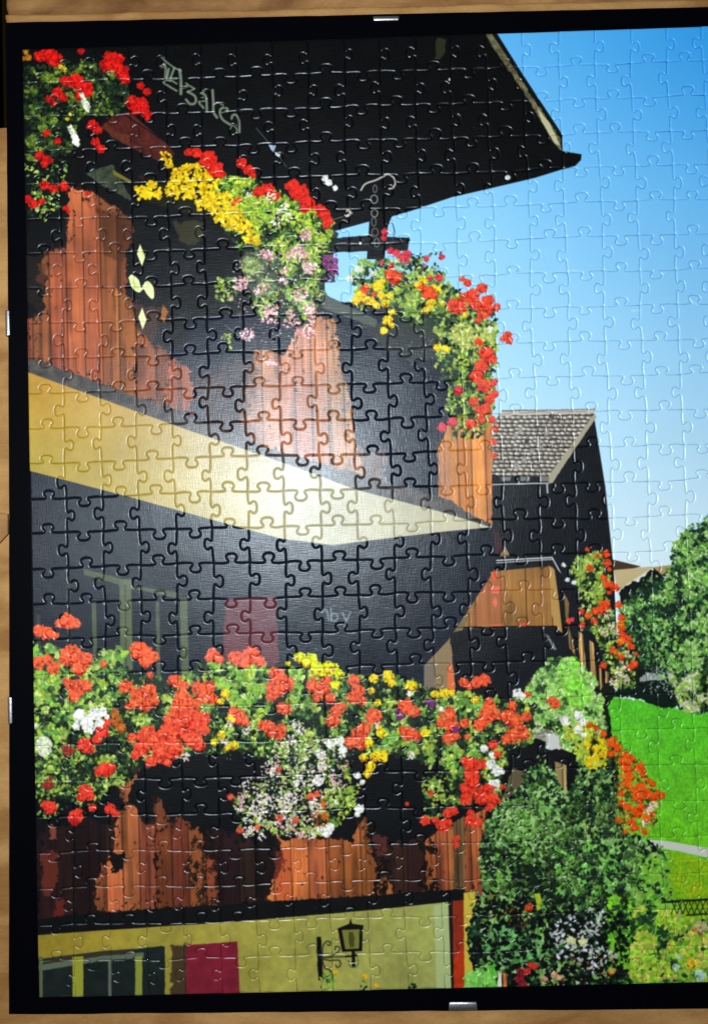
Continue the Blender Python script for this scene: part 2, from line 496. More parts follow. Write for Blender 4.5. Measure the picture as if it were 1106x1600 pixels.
# upper balcony boards
planks([(108, 292), (142, 300), (180, 322), (205, 345), (212, 372), (200, 420), (196, 450), (208, 500), (222, 520), (240, 525), (300, 600), (306, 652),
      (200, 618), (150, 600), (40, 572), (40, 500), (66, 490), (68, 392), (105, 386)], wood(C(160, 88, 48), 27.5, 9, 71), 3, 9)
poly([(150, 325), (205, 340), (208, 395), (190, 410), (165, 400)], C(66, 38, 20), 4, 9, alpha=.55, soft=4)
poly([(180, 450), (212, 470), (216, 640), (186, 628)], wood(C(172, 108, 42), 27.5, 9, 72), 2, alpha=.7)
planks([(212, 540), (262, 548), (262, 632), (214, 620)], wood(C(178, 98, 60), 40, 3, 73), 3)
poly([(36, 395), (66, 400), (72, 440), (68, 492), (36, 470)], C(26, 20, 16), 5, 9)
poly([(60, 410), (72, 412), (70, 450), (58, 440)], C(92, 50, 32), 4, 6, alpha=.7)
poly([(212, 345), (235, 350), (300, 380), (330, 500), (300, 560), (262, 540), (240, 540), (214, 500), (205, 440), (200, 400)], C(13, 13, 14), 6, 9)
poly([(205, 470), (250, 480), (252, 500), (238, 540), (222, 520)], C(70, 42, 32), 5, 7, alpha=.8)
poly([(268, 345), (318, 345), (310, 385), (290, 388)], C(62, 60, 34), 5, 9, alpha=.8, soft=4)
poly([(300, 500), (470, 480), (500, 470), (700, 480), (768, 640), (768, 822), (600, 800), (420, 730), (300, 690), (262, 640), (270, 560)], mottled(BLUEBLACK, .4, 25))
poly([(262, 560), (300, 580), (300, 650), (262, 635)], wood(C(190, 96, 56), 30, 0, 74), 7, 8, alpha=.6)
planks([(395, 548), (425, 548), (445, 556), (462, 520), (466, 500), (492, 494), (524, 500), (530, 560), (546, 625), (556, 690), (578, 775), (540, 770), (385, 700), (376, 650), (386, 600)],
     wood(C(172, 120, 84), 26, 4, 75, var=.14), 3, 8)
poly([(540, 700), (600, 705), (612, 800), (560, 785)], wood(C(150, 120, 96), 26, 4, 76), 8, 14, alpha=.55, soft=4)
poly([(560, 505), (640, 505), (700, 500), (690, 560), (640, 565), (600, 545)], C(54, 58, 54), 3, alpha=.8, soft=3)
poly([(700, 665), (720, 640), (768, 636), (768, 822), (742, 814), (684, 792), (684, 700)], wood(C(214, 136, 68), 21.5, 4, 77, var=.1), 1.2)
poly([(684, 690), (704, 690), (708, 800), (684, 792)], C(176, 120, 84), 2, alpha=.5, soft=3)

poly([(300, 590), (390, 560), (392, 700), (330, 676)], wood(C(96, 62, 48), 26, 4, 79), 11, 9, .55, 15)
# ledge and soffit
poly([(40, 560), (60, 563), (150, 596), (300, 652), (420, 700), (700, 780), (735, 804), (772, 820), (700, 822), (560, 775), (400, 716), (300, 690), (150, 632), (40, 584)],
     mottled(C(74, 69, 66), .8, 12), 1.8, 5)
def soffit(gx, gy):
    t = np.clip((gx / S - 8) / 125, 0, 1)[..., None]
    v = np.clip((gy / S - (165 + .28 * gx / S)) / 46, 0, 1)[..., None]
    c = C(190, 144, 52) * (1 - t) + C(190, 186, 156) * t
    c = c * (1 - v * .5 * (1 - t)) + C(150, 150, 50) * v * .5 * (1 - t)
    return np.clip(c * (.88 + .16 * fbm(gx, gy, 70, 83, 4) + .08 * fbm(gx, gy, 9, 87))[..., None], 0, 1)
poly([(40, 580), (120, 609), (300, 674), (420, 715), (560, 766), (690, 800), (768, 824), (700, 830), (600, 842), (520, 852), (440, 842), (330, 812), (200, 776), (40, 734)], soffit)

# ground floor of the upper part: shade, window and shutter
poly([(40, 736), (200, 777), (330, 813), (440, 843), (520, 853), (600, 843), (700, 831), (770, 824), (775, 880), (758, 898), (716, 962), (690, 1000), (662, 1036), (655, 1080), (660, 1130), (40, 1130)],
     mottled(C(17, 23, 34), .4, 30))
FR = C(86, 98, 66)
poly([(130, 888), (205, 908), (205, 915), (276, 925), (276, 935), (200, 918), (132, 898)], FR, .5, alpha=.85)
for x, w, y0, a in ((60, 6, 960, .4), (147, 7, 940, .8), (196, 19, 905, 1), (246, 6, 940, .8), (287, 12, 935, .9), (108, 5, 900, .3)):
    poly([(x - w / 2, y0), (x + w / 2, y0), (x + w / 2 + 3, 1085), (x - w / 2 + 3, 1085)], mottled(FR, .3, 20), .3, alpha=a)
stroke([(196, 915), (198, 1080)], 1.6, C(50, 58, 42))
poly([(352, 936), (432, 932), (437, 1050), (348, 1050)], mottled(C(98, 48, 56), .25, 40), 1.5, 12, soft=2)
TXT = C(128, 142, 146)
stroke(curve(q(300, 860, 748, 352, 768, 338, 780, 358, 786, 402)), 3.2, TXT, .8)
stroke(q(300, 860, 800, 332, 801, 405), 3.2, TXT, .8)
stroke(curve(q(300, 860, 801, 385, 815, 362, 836, 372, 838, 395, 818, 408, 801, 395)), 3.0, TXT, .8)
stroke(q(300, 860, 866, 360, 886, 402), 3.2, TXT, .8); stroke(q(300, 860, 912, 356, 890, 405, 876, 438), 3.2, TXT, .8)

# the name on the eaves
INK = C(150, 168, 140)
def pen(w, *uv):
    pts = q(240, 80, *uv, k=7.373)
    stroke(curve(pts) if len(pts) > 2 else pts, w, INK, .72)
for a in ((3, 95, 70, 150, 125, 240, 190, 320, 225), (4.6, 125, 150, 142, 205, 140, 310), (2.4, 92, 190, 130, 160), (4, 178, 205, 155, 320), (4, 240, 200, 195, 315), (2.6, 112, 352, 150, 335, 275, 312),
          (3.4, 120, 365, 190, 410, 268, 456), (3, 180, 340, 220, 345, 268, 374), (5, 302, 215, 316, 330, 316, 490), (2, 335, 425, 400, 408), (3, 375, 370, 472, 432), (2.6, 472, 434, 395, 466),
          (4.2, 395, 466, 470, 510, 490, 560, 470, 602, 420, 605, 375, 556), (2.6, 540, 485, 592, 456), (4.2, 560, 478, 605, 530, 616, 690), (2.8, 520, 580, 602, 568), (4, 530, 600, 576, 652),
          (4.4, 680, 448, 690, 600, 692, 700, 732, 766), (3, 692, 612, 740, 590, 802, 622), (4, 850, 690, 852, 664, 820, 650, 776, 666, 766, 720, 800, 790, 882, 846), (2.6, 850, 690, 790, 706),
          (4, 900, 776, 912, 740, 952, 735, 985, 800, 990, 930), (2.6, 884, 892, 910, 852, 950, 880, 962, 920)):
    pen(*a)

# cut-out ornament of the upper balcony
CRM = C(228, 234, 172)
poly(q(30, 310, 697, 262, 727, 335, 708, 392, 678, 318), CRM); poly(q(30, 310, 697, 262, 727, 335, 715, 340), C(190, 205, 90), alpha=.6)
poly(curve(q(30, 310, 630, 455, 650, 438, 690, 470, 704, 512, 735, 474, 770, 505, 780, 560, 765, 580, 735, 550, 716, 524, 690, 542, 650, 515, 630, 455)), CRM, .3)
poly(q(30, 310, 640, 460, 690, 500, 690, 530, 655, 510), C(205, 215, 120), 1, alpha=.7)
poly(q(30, 310, 710, 628, 735, 700, 713, 756, 687, 685), CRM); poly(q(30, 310, 832, 605, 857, 650, 840, 722, 816, 690), C(150, 92, 30), 1.6)

# railing behind, hook and chain
poly([(512, 372), (575, 368), (640, 372), (636, 392), (575, 392), (515, 395)], mottled(C(20, 22, 24), .8, 8), 1)
stroke([(520, 382), (575, 381), (630, 377)], 1.6, C(120, 126, 128), .7)
poly([(505, 450), (512, 462), (590, 500), (585, 512), (500, 480)], C(78, 88, 82), .8)
CH = C(150, 150, 142)
stroke(curve(q(560, 40, 14, 948, 40, 912, 100, 890, 140, 870, 168, 856, 200, 874, 212, 906, 198, 934, 176, 940)), 3.0, C(182, 182, 170))
def ring(x, y, rx, ry, col=CH):
    stroke([(x + rx * math.cos(a), y + ry * math.sin(a)) for a in np.linspace(0, 6.28, 14)], 1.8, col)
for i, (u, v, a, b) in enumerate(((90, 1000, 5.5, 6.5), (92, 1080, 5, 6), (88, 1130, 3.5, 7), (95, 1190, 5, 6), (105, 1250, 4, 7), (95, 940, 3, 6))):
    p = q(560, 40, u, v)[0]; ring(p[0], p[1], a, b, CH if i < 2 else C(112, 112, 106))
stroke([(612, 345), (617, 362), (610, 385)], 1.2, C(60, 70, 80))
X, Y = tr((563, 380)); splat(X[0], Y[0], 3, 3, 0, C(240, 240, 240))

# --- flowers along the upper balcony
f1 = [(36, 78), (110, 80), (200, 90), (205, 130), (195, 175), (150, 190), (120, 240), (110, 300), (80, 330), (38, 340)]
poly(f1, C(10, 12, 10), 8, 12)
foliage([(40, 105), (90, 95), (195, 100), (205, 160), (170, 180), (130, 180), (110, 235), (60, 250), (38, 250)], 7, 3.0, bias=-.1, light=[C(92, 116, 36), C(120, 140, 54), C(70, 96, 30)], mid=[C(44, 66, 28), C(34, 54, 26)])
foliage([(38, 250), (110, 240), (100, 320), (60, 345), (40, 340)], 3, 2.4, bias=-.06)
flowers([(75, 86, 13), (86, 92, 12), (62, 88, 9), (90, 100, 7), (127, 80, 6), (178, 98, 15), (191, 113, 12), (196, 124, 8), (165, 102, 10), (170, 88, 9), (186, 92, 9),
         (103, 126, 9), (118, 128, 13), (134, 136, 11), (126, 148, 10), (140, 146, 6), (90, 144, 9), (99, 152, 8), (78, 155, 7), (84, 162, 5),
         (220, 134, 7), (230, 143, 7), (208, 160, 12), (222, 163, 12), (229, 178, 8), (214, 170, 10), (231, 186, 4),
         (145, 195, 9), (153, 203, 8), (150, 222, 8), (158, 232, 8), (73, 208, 6), (90, 220, 6), (62, 243, 8), (75, 250, 8), (70, 256, 6),
         (70, 289, 8), (84, 294, 8), (99, 291, 8), (44, 311, 7), (53, 318, 8), (66, 315, 6), (103, 325, 5), (107, 330, 4), (137, 302, 4)], C(214, 20, 14))
flowers([(40, 80, 6), (36, 92, 5), (45, 90, 6)], C(190, 120, 20)); flowers([(100, 108, 5), (94, 104, 4), (106, 186, 4), (110, 178, 3)], C(205, 195, 30))
for p in (q(30, 40, 345, 390, 370, 380, 385, 420, 415, 465, 400, 502, 370, 470), q(30, 40, 275, 580, 300, 570, 325, 610, 350, 660, 350, 700, 315, 690, 300, 640)):
    poly(p, mottled(C(225, 228, 205), .35, 6), 1.2, 4)
YP = [[(212, 298), (228, 283), (250, 290), (258, 300), (240, 312), (214, 308)], [(247, 238), (270, 240), (276, 256), (264, 264), (250, 256)],
      [(258, 280), (300, 256), (325, 262), (345, 275), (342, 310), (300, 312), (262, 300)], [(304, 308), (350, 300), (370, 325), (392, 350), (412, 375), (398, 382), (362, 358), (330, 335), (308, 326)]]
poly([(215, 290), (350, 265), (420, 380), (400, 400), (340, 345), (215, 312)], C(30, 28, 10), 5, 9, alpha=.8)
mixg = [(330, 285), (400, 285), (450, 310), (500, 325), (522, 362), (520, 400), (500, 470), (480, 510), (440, 505), (405, 490), (390, 460), (380, 400), (345, 350)]
poly(mixg, C(24, 32, 22), 6, 12, alpha=.85)
foliage(mixg, 8, 2.6, clump=13)
foliage([(330, 270), (420, 290), (520, 340), (515, 380), (440, 385), (380, 350)], 8, 3.0, bias=.09, light=[C(160, 190, 50), C(190, 210, 70), C(130, 170, 50)])
poly([(375, 395), (425, 385), (440, 440), (420, 470), (385, 450)], C(140, 158, 128), 7, 10, alpha=.45, soft=4)
foliage([(440, 370), (500, 380), (500, 480), (470, 500), (450, 450)], 7, 2.6, bias=.12)
foliage([(335, 440), (375, 430), (370, 465), (340, 470)], 6, 2.4, bias=.1); foliage([(345, 530), (362, 520), (365, 545)], 6, 2.2, bias=.1)
for p in YP:
    x, y = scatter(p, 9)
    for i in range(len(x)):
        c = [YEL, C(250, 222, 30), C(214, 168, 6)][rng.integers(3)]
        r = rng.uniform(2.6, 5.0); splat(x[i], y[i], r, r * .8, rng.uniform(0, 3), c * rng.uniform(.92, 1.04), .95)
flowers([(325, 250, 15), (337, 264, 13), (308, 239, 9), (295, 238, 7), (345, 272, 8), (378, 255, 9), (390, 266, 9), (396, 274, 5), (404, 300, 9), (418, 296, 11), (430, 306, 8),
         (458, 292, 12), (468, 302, 15), (480, 317, 12), (476, 325, 8), (505, 333, 11), (512, 344, 9), (500, 326, 8), (510, 352, 7)], C(228, 36, 18))
flowers([(372, 312, 6), (365, 318, 5)], C(235, 110, 20))
flowers([(508, 279, 6), (514, 286, 6), (524, 294, 5)], WHITE)
for x, y, r in ((423, 308, 9), (388, 304, 6), (445, 320, 6), (432, 345, 9), (450, 338, 7), (438, 330, 6)):
    umbel(x, y, r, [WHITE, C(250, 240, 225), C(235, 225, 180)])
for x, y, r in ((375, 443, 11), (386, 523, 10), (415, 396, 9), (478, 365, 9), (465, 392, 10), (473, 402, 9), (483, 420, 10), (412, 450, 9), (418, 485, 9), (442, 437, 9), (470, 460, 11), (483, 482, 10), (460, 500, 9), (482, 520, 8), (420, 565, 5), (430, 480, 6)):
    umbel(x, y, r, PINKS)
trail = [(370, 400), (500, 355), (508, 480), (492, 545), (455, 540), (400, 530), (350, 470)]
x, y = scatter(trail, 1.1)
for i in range(len(x)):
    splat(x[i], y[i], rng.uniform(1.3, 3.0), rng.uniform(1, 2), rng.uniform(0, 3), PINKS[rng.integers(4)] * rng.uniform(.85, 1.05), .85)
for i in range(12):
    umbel(rng.uniform(380, 495), rng.uniform(390, 520), rng.uniform(5, 7.5), PINKS)
for x_, y_, r_ in ((375, 443, 12), (386, 523, 11), (466, 394, 11), (484, 418, 11), (470, 460, 11), (484, 482, 11), (478, 368, 10), (418, 398, 10), (482, 521, 9), (420, 486, 9), (450, 505, 8), (428, 566, 6)):
    umbel(x_, y_, r_, PINKS, int(r_ * 3.2))
foliage([(505, 395), (525, 395), (528, 440), (505, 440)], 9, 2.2, light=[C(150, 60, 130)], mid=[C(110, 40, 100)], dark=[C(60, 28, 60)])
stroke(q(300, 310, 190, 730, 270, 790), 1.2, C(130, 140, 110)); stroke(q(300, 310, 800, 125, 870, 105), 1.2, C(130, 140, 110))
umbel(544, 333, 6, PALES)
# hanging basket at the corner
bas = [(545, 425), (575, 405), (640, 400), (690, 428), (720, 460), (772, 486), (778, 560), (772, 640), (745, 690), (705, 680), (694, 600), (680, 555), (690, 520), (640, 495), (560, 480)]
poly([(560, 440), (690, 440), (770, 500), (770, 600), (740, 660), (700, 640), (690, 540), (600, 490)], C(40, 54, 34), 7, 12, alpha=.85)
foliage(bas, 8, 2.5, bias=.05, clump=12)
foliage([(610, 445), (700, 455), (690, 490), (630, 490)], 9, 3.0, bias=.14); foliage([(700, 510), (770, 505), (765, 545), (700, 545)], 9, 2.6, bias=.1, light=[C(175, 190, 90), C(200, 205, 110)])
foliage([(620, 395), (690, 395), (690, 440), (625, 440)], 3, 1.8, light=[C(90, 110, 100), C(120, 60, 80)])
flowers([(563, 462, 9), (576, 470, 9), (590, 448, 9), (602, 474, 7), (605, 500, 8), (600, 516, 7), (612, 488, 6), (588, 478, 6), (597, 440, 6), (660, 438, 7), (681, 452, 8), (673, 474, 8), (683, 543, 7), (697, 545, 7), (726, 492, 5), (556, 470, 7), (596, 462, 7), (608, 462, 6), (652, 446, 6), (666, 484, 6), (612, 508, 5), (690, 474, 5)], C(246, 214, 16))
flowers([(570, 452, 8), (616, 434, 12), (608, 428, 8), (668, 456, 11), (660, 450, 7), (676, 462, 7), (584, 460, 5), (747, 500, 6), (748, 535, 7)], C(240, 72, 20))
flowers([(620, 396, 7), (632, 404, 9), (636, 396, 6), (610, 392, 6), (601, 362, 6), (600, 372, 5), (690, 402, 5), (666, 404, 5), (686, 434, 7), (672, 435, 5), (612, 415, 5), (596, 410, 4), (690, 668, 8), (706, 660, 8), (716, 610, 8)], C(226, 52, 70))
flowers([(714, 480, 13), (708, 474, 9), (730, 442, 7), (722, 436, 5), (738, 460, 11), (753, 450, 9), (762, 470, 10), (757, 484, 13), (742, 474, 11), (775, 480, 7), (726, 465, 9), (792, 524, 7), (796, 532, 6), (787, 530, 6),
         (760, 555, 13), (752, 572, 11), (768, 562, 8), (744, 588, 11), (756, 604, 11), (770, 598, 7), (772, 616, 7), (740, 628, 8), (757, 640, 10), (764, 625, 8), (769, 656, 6), (735, 662, 8), (752, 655, 7), (770, 690, 6), (772, 712, 5), (746, 640, 6), (774, 670, 5)], C(236, 66, 40), .15)
flowers([(546, 435, 6), (560, 420, 7), (582, 428, 5), (766, 515, 6)], C(235, 240, 215))
for i in range(90):
    X, Y = tr((rng.uniform(640, 700), rng.uniform(480, 680))); splat(X[0], Y[0], rng.uniform(.7, 1.6), 1, 0, C(190, 205, 180), .8)

speckle(f1, .7, 3, .12); speckle(mixg, .6, 3, .1); speckle(bas, .5, 3, .1)
speckle([(60, 80), (240, 80), (240, 240), (60, 330)], .5, 3)
speckle([(300, 230), (400, 250), (520, 330), (500, 360), (300, 290)], .45, 3)
# --- right flower column and light bush
poly([(938, 1075), (956, 1060), (960, 1085), (950, 1105), (955, 1150), (970, 1240), (880, 1240), (800, 1200), (800, 1150), (930, 1130)], C(18, 26, 20), 2)
fc = [(893, 872), (935, 860), (950, 890), (950, 950), (975, 1000), (996, 1040), (985, 1075), (960, 1075), (950, 1040), (935, 1000), (912, 985), (905, 940), (892, 895)]
poly(fc, C(26, 38, 24), 5, 9, alpha=.8)
foliage(fc, 9, 2.2, bias=.03, clump=9)
foliage([(895, 868), (935, 862), (930, 895), (897, 895)], 10, 2.4, bias=.15)
foliage([(925, 905), (945, 895), (945, 945), (925, 955)], 10, 2.4, bias=.15)
flowers([(917, 858, 4), (946, 866, 7), (948, 880, 7), (951, 890, 4), (921, 888, 6), (932, 869, 4), (943, 903, 6), (950, 914, 8), (960, 918, 7), (945, 945, 9), (940, 953, 8), (930, 955, 7), (908, 956, 5), (918, 962, 6), (909, 977, 5),
         (928, 971, 6), (966, 945, 6), (970, 965, 6), (970, 982, 7), (972, 994, 7), (980, 1000, 7), (985, 1010, 6), (968, 1005, 5), (970, 1028, 6), (957, 1016, 6), (990, 1038, 7), (984, 1043, 6), (942, 1040, 6), (888, 970, 5), (993, 1022, 4), (951, 926, 4)], C(236, 76, 26))
flowers([(970, 975, 6), (968, 1002, 5), (962, 1020, 5)], C(245, 130, 20)); flowers([(893, 968, 4), (907, 957, 4), (909, 978, 4)], C(225, 60, 80))
for x, y, r in ((950, 960, 6), (955, 978, 7), (945, 990, 5), (962, 988, 5), (977, 1042, 7), (965, 1050, 6), (981, 1022, 5), (960, 1065, 8), (975, 1060, 8), (940, 985, 4)):
    umbel(x, y, r, [C(240, 230, 205), C(225, 205, 165), C(200, 180, 150)])
flowers([(880, 883, 4), (886, 906, 4), (896, 910, 4)], C(230, 240, 240))
poly([(930, 1080), (952, 1070), (950, 1140), (925, 1110)], C(22, 24, 18), 3)
lb = [(836, 1052), (868, 1032), (900, 1028), (922, 1052), (938, 1090), (948, 1140), (932, 1195), (890, 1185), (850, 1172), (815, 1140), (812, 1092)]
poly(lb, C(84, 118, 60), 5, 9)
foliage(lb, 11, 3.0, bias=.14, light=[C(165, 205, 110), C(150, 215, 85), C(195, 225, 150), C(130, 190, 90)], mid=[C(95, 150, 65), C(80, 130, 60)], dark=[C(40, 66, 40)])
foliage([(865, 1045), (900, 1035), (925, 1090), (900, 1110)], 8, 3, bias=.3, light=[C(140, 225, 60), C(165, 225, 110), C(120, 205, 60)])
foliage([(880, 1130), (935, 1130), (935, 1190), (900, 1195)], 8, 2.8, bias=.12, light=[C(195, 205, 60), C(170, 195, 60)])
poly([(806, 1150), (870, 1140), (875, 1172), (830, 1172), (806, 1165)], C(120, 118, 108), 6, 6, alpha=.7)
foliage([(812, 1135), (875, 1130), (870, 1178), (815, 1175)], 10, 1.6, light=[C(225, 220, 220), C(160, 150, 140)], mid=[C(110, 100, 90)], dark=[C(24, 24, 22)])

# --- flower boxes of the lower balcony: boards and beam
poly([(46, 1120), (660, 1110), (830, 1150), (900, 1180), (890, 1260), (760, 1290), (757, 1393), (728, 1396), (728, 1410), (50, 1466)], mottled(C(10, 11, 13), .5, 25))
poly([(60, 1300), (150, 1280), (350, 1300), (430, 1330), (430, 1412), (60, 1440)], wood(C(58, 30, 22), 26, 3, 64), 12, 10, .55, 13)
poly([(590, 1320), (670, 1310), (670, 1396), (600, 1400)], wood(C(70, 36, 26), 26, 3, 64), 10, 8, .55, 14)
W1 = wood(C(148, 80, 46), 26, 3, 65)
planks(curve([(196, 1172), (212, 1180), (218, 1200), (205, 1230), (196, 1262), (182, 1275), (180, 1310), (170, 1345), (157, 1360), (155, 1424), (250, 1418), (330, 1414), (334, 1370), (316, 1330), (300, 1290), (282, 1275), (270, 1290), (246, 1245), (240, 1285), (228, 1290), (212, 1265), (190, 1240), (182, 1190)]), W1, 4, 7)
planks([(285, 1280), (310, 1300), (336, 1350), (340, 1420), (250, 1420), (245, 1300)], wood(C(120, 62, 32), 26, 3, 66), 7, 9)
poly([(172, 1332), (196, 1335), (192, 1360), (176, 1362)], C(16, 14, 12), 4, 5)
for i in range(36):
    x, y = rng.uniform(292, 345), rng.uniform(1310, 1420)
    poly([(x - 3, y - 5), (x + 3, y - 6), (x + 4, y + 6), (x - 3, y + 5)], C(20, 15, 13), 4, 3, .7, seed=i % 7)
poly([(65, 1330), (90, 1330), (92, 1380), (75, 1400), (66, 1395)], C(104, 42, 30), 5, 6, alpha=.85); poly([(88, 1405), (100, 1405), (98, 1432), (86, 1432)], C(96, 34, 28), 3, 5)
poly([(78, 1290), (88, 1290), (88, 1312), (78, 1310)], C(120, 62, 48), 3, 5)
W2 = wood(C(168, 94, 46), 27, 14, 67)
planks(curve([(424, 1292), (445, 1312), (470, 1308), (500, 1312), (530, 1310), (548, 1318), (556, 1300), (566, 1276), (572, 1285), (578, 1320), (588, 1350), (592, 1370), (606, 1376), (606, 1400), (520, 1405), (428, 1412), (424, 1385), (440, 1355), (444, 1330)]), W2, 4, 7)
poly([(430, 1330), (455, 1325), (455, 1408), (430, 1410)], C(184, 72, 44), 3, alpha=.5, soft=3)
for i in range(14):
    x, y = rng.uniform(585, 605), rng.uniform(1340, 1395)
    poly([(x - 3, y - 6), (x + 3, y - 5), (x + 3, y + 6), (x - 3, y + 5)], C(20, 14, 10), 4, 4, seed=i % 7)
poly([(582, 1305), (592, 1300), (605, 1310), (600, 1340), (588, 1335)], C(92, 46, 40), 4, 5, alpha=.8)
poly([(533, 1195), (545, 1192), (545, 1215), (538, 1215)], C(180, 82, 30), 2, 4); poly([(486, 1240), (505, 1235), (515, 1290), (488, 1300)], wood(C(196, 92, 30), 20, 0, 68), 4)
W3 = wood(C(164, 90, 46), 18, 6, 69)
planks([(664, 1312), (690, 1295), (715, 1288), (758, 1260), (758, 1392), (662, 1396), (666, 1360)], W3, 2.5, 7)
poly([(707, 1285), (726, 1275), (726, 1400), (708, 1392)], wood(C(104, 76, 48), 12, 2, 70), 1.5)
for i in range(16):
    x, y = rng.uniform(655, 685), rng.uniform(1310, 1392)
    poly([(x - 3, y - 6), (x + 3, y - 5), (x + 3, y + 6), (x - 3, y + 5)], C(18, 13, 10), 4, 4, seed=i % 7)
poly([(50, 1438), (156, 1426), (400, 1410), (600, 1398), (726, 1388), (728, 1408), (600, 1420), (400, 1438), (156, 1454), (50, 1462)], mottled(C(13, 14, 15), .5, 20), 1, 5)

# --- wall below with window, shutter and lantern
def plaster(gx, gy):
    t = np.clip((gx / S - 10) / 190, 0, 1)[..., None]
    c = C(156, 136, 44) * (1 - t) + C(164, 170, 90) * t
    return np.clip(c * (.74 + .3 * fbm(gx, gy, 60, 85, 4) + .18 * fbm(gx, gy, 10, 88))[..., None], 0, 1)
poly([(48, 1462), (156, 1454), (400, 1438), (600, 1420), (730, 1406), (740, 1580), (48, 1590)], plaster)
poly([(678, 1414), (702, 1411), (706, 1560), (682, 1560)], C(176, 194, 136), .6, alpha=.8)
poly([(48, 1500), (160, 1488), (252, 1478), (258, 1480), (258, 1580), (48, 1590)], mottled(C(26, 34, 32), .4, 20), .6)
poly([(48, 1500), (160, 1486), (212, 1482), (212, 1488), (160, 1494), (48, 1510)], C(52, 48, 38)); poly([(48, 1510), (160, 1494), (225, 1488), (225, 1496), (150, 1503), (48, 1520)], C(92, 104, 84), .6)
for x, w, c in ((64, 6, C(88, 100, 70)), (122, 17, C(150, 152, 50)), (172, 5, C(92, 104, 84)), (217, 11, C(136, 142, 56)), (263, 9, C(146, 138, 52))):
    poly([(x - w / 2, 1495), (x + w / 2, 1494), (x + w / 2, 1580), (x - w / 2, 1580)], c, .4)
poly([(268, 1478), (294, 1474), (294, 1580), (268, 1580)], C(52, 36, 30), 3, soft=3, alpha=.85)
poly([(291, 1477), (371, 1471), (376, 1580), (291, 1580)], mottled(C(120, 30, 46), .4, 24), .3)
LT = C(14, 15, 13)
poly(q(300, 1320, 795, 590, 825, 588, 840, 868, 808, 870, k=4.096), LT, .6)
for pts in ((832, 720, 880, 715, 930, 690, 946, 660, 920, 650, 915, 672), (832, 715, 838, 650, 860, 620, 886, 625, 880, 645, 866, 640), (832, 730, 890, 740, 940, 740, 950, 770, 930, 785, 920, 770),
            (835, 740, 850, 790, 880, 800, 895, 825, 875, 832), (838, 850, 870, 860, 895, 840, 880, 800), (820, 722, 985, 716)):
    stroke(curve(q(300, 1320, *pts, k=4.096)), 2.2, C(48, 50, 30), .9)
poly(q(300, 1320, 932, 535, 1005, 505, 1015, 470, 1024, 505, 1098, 515, 1092, 540, 1088, 680, 960, 685, k=4.096), LT)
poly(q(300, 1320, 958, 545, 1074, 540, 1068, 664, 980, 668, k=4.096), C(120, 122, 50)); poly(q(300, 1320, 1000, 560, 1035, 560, 1040, 650, 1010, 660, k=4.096), C(70, 70, 28), 1)
stroke(q(300, 1320, 1032, 685, 1034, 775, k=4.096), 5, LT); stroke(q(300, 1320, 985, 716, 1055, 708, k=4.096), 2.6, LT)
stroke(curve(q(300, 1320, 1000, 740, 1010, 775, 1034, 785, 1060, 770, 1065, 740, k=4.096)), 1.6, C(90, 95, 60))
foliage([(500, 1525), (525, 1520), (522, 1560), (500, 1560)], 7, 2.6, bias=.15); flowers([(524, 1519, 4), (570, 1525, 4), (588, 1540, 4)], C(240, 185, 20)); foliage([(560, 1530), (575, 1528), (572, 1552), (560, 1552)], 5, 2)
foliage([(630, 1535), (648, 1530), (650, 1552), (632, 1552)], 5, 2, bias=-.05)
poly([(700, 1408), (708, 1408), (712, 1580), (706, 1580)], C(30, 24, 22)); poly([(707, 1408), (724, 1406), (726, 1580), (709, 1580)], mottled(C(186, 54, 20), .4, 14), .5); poly([(707, 1408), (724, 1406), (724, 1470), (709, 1500)], C(120, 44, 26), 1, alpha=.7, soft=3)
poly([(724, 1395), (748, 1392), (750, 1580), (726, 1580)], C(206, 184, 62)); poly([(742, 1392), (754, 1390), (755, 1500), (746, 1500)], C(130, 76, 46), .8)
poly([(754, 1395), (800, 1390), (800, 1430), (756, 1440)], C(190, 170, 60), 3, alpha=.8); stroke([(733, 1448), (733, 1490)], 1, C(80, 80, 40))

# flowers and leaves over the lower boxes
fb = [(50, 1010), (130, 1020), (200, 1048), (270, 1060), (330, 1035), (430, 1040), (520, 1052), (640, 1064), (700, 1085), (800, 1095), (835, 1105), (832, 1160), (790, 1195), (780, 1240), (715, 1262), (690, 1195), (640, 1180), (570, 1175), (520, 1185), (440, 1180), (340, 1172), (240, 1190), (150, 1250), (50, 1245)]
poly(fb, C(26, 34, 24), 7, 12, alpha=.9)
foliage(fb, 8.0, 3.0, bias=-.025, clump=15)
for p in ([(50, 1000), (130, 1030), (150, 1100), (110, 1120), (50, 1100)], [(330, 1040), (420, 1045), (440, 1090), (410, 1120), (350, 1090)], [(160, 1010), (200, 1020), (190, 1090), (150, 1080)], [(450, 1050), (480, 1045), (480, 1095), (455, 1100)],
          [(700, 1085), (760, 1085), (750, 1110), (710, 1125)], [(600, 1140), (655, 1140), (650, 1175), (605, 1170)], [(690, 1165), (750, 1165), (740, 1190), (700, 1215)], [(50, 1130), (110, 1090), (120, 1140), (60, 1170)]):
    foliage(p, 5, 4.2, bias=.08, clump=9, light=[C(160, 195, 60), C(130, 180, 60), C(185, 205, 110), C(110, 165, 70)])
lowmix = [(390, 1150), (500, 1150), (545, 1190), (560, 1260), (520, 1300), (440, 1312), (375, 1300), (365, 1250), (420, 1200)]
foliage(lowmix, 5, 2.4, bias=.0, clump=11)
foliage([(430, 1160), (480, 1160), (480, 1210), (440, 1205)], 10, 2.2, bias=.16, light=[C(165, 190, 90), C(140, 175, 60), C(190, 205, 130)])
foliage([(500, 1235), (560, 1225), (560, 1262), (520, 1262)], 6, 2.6, bias=.16); foliage([(660, 1215), (712, 1205), (712, 1275), (665, 1285)], 6, 2.6, bias=.03)
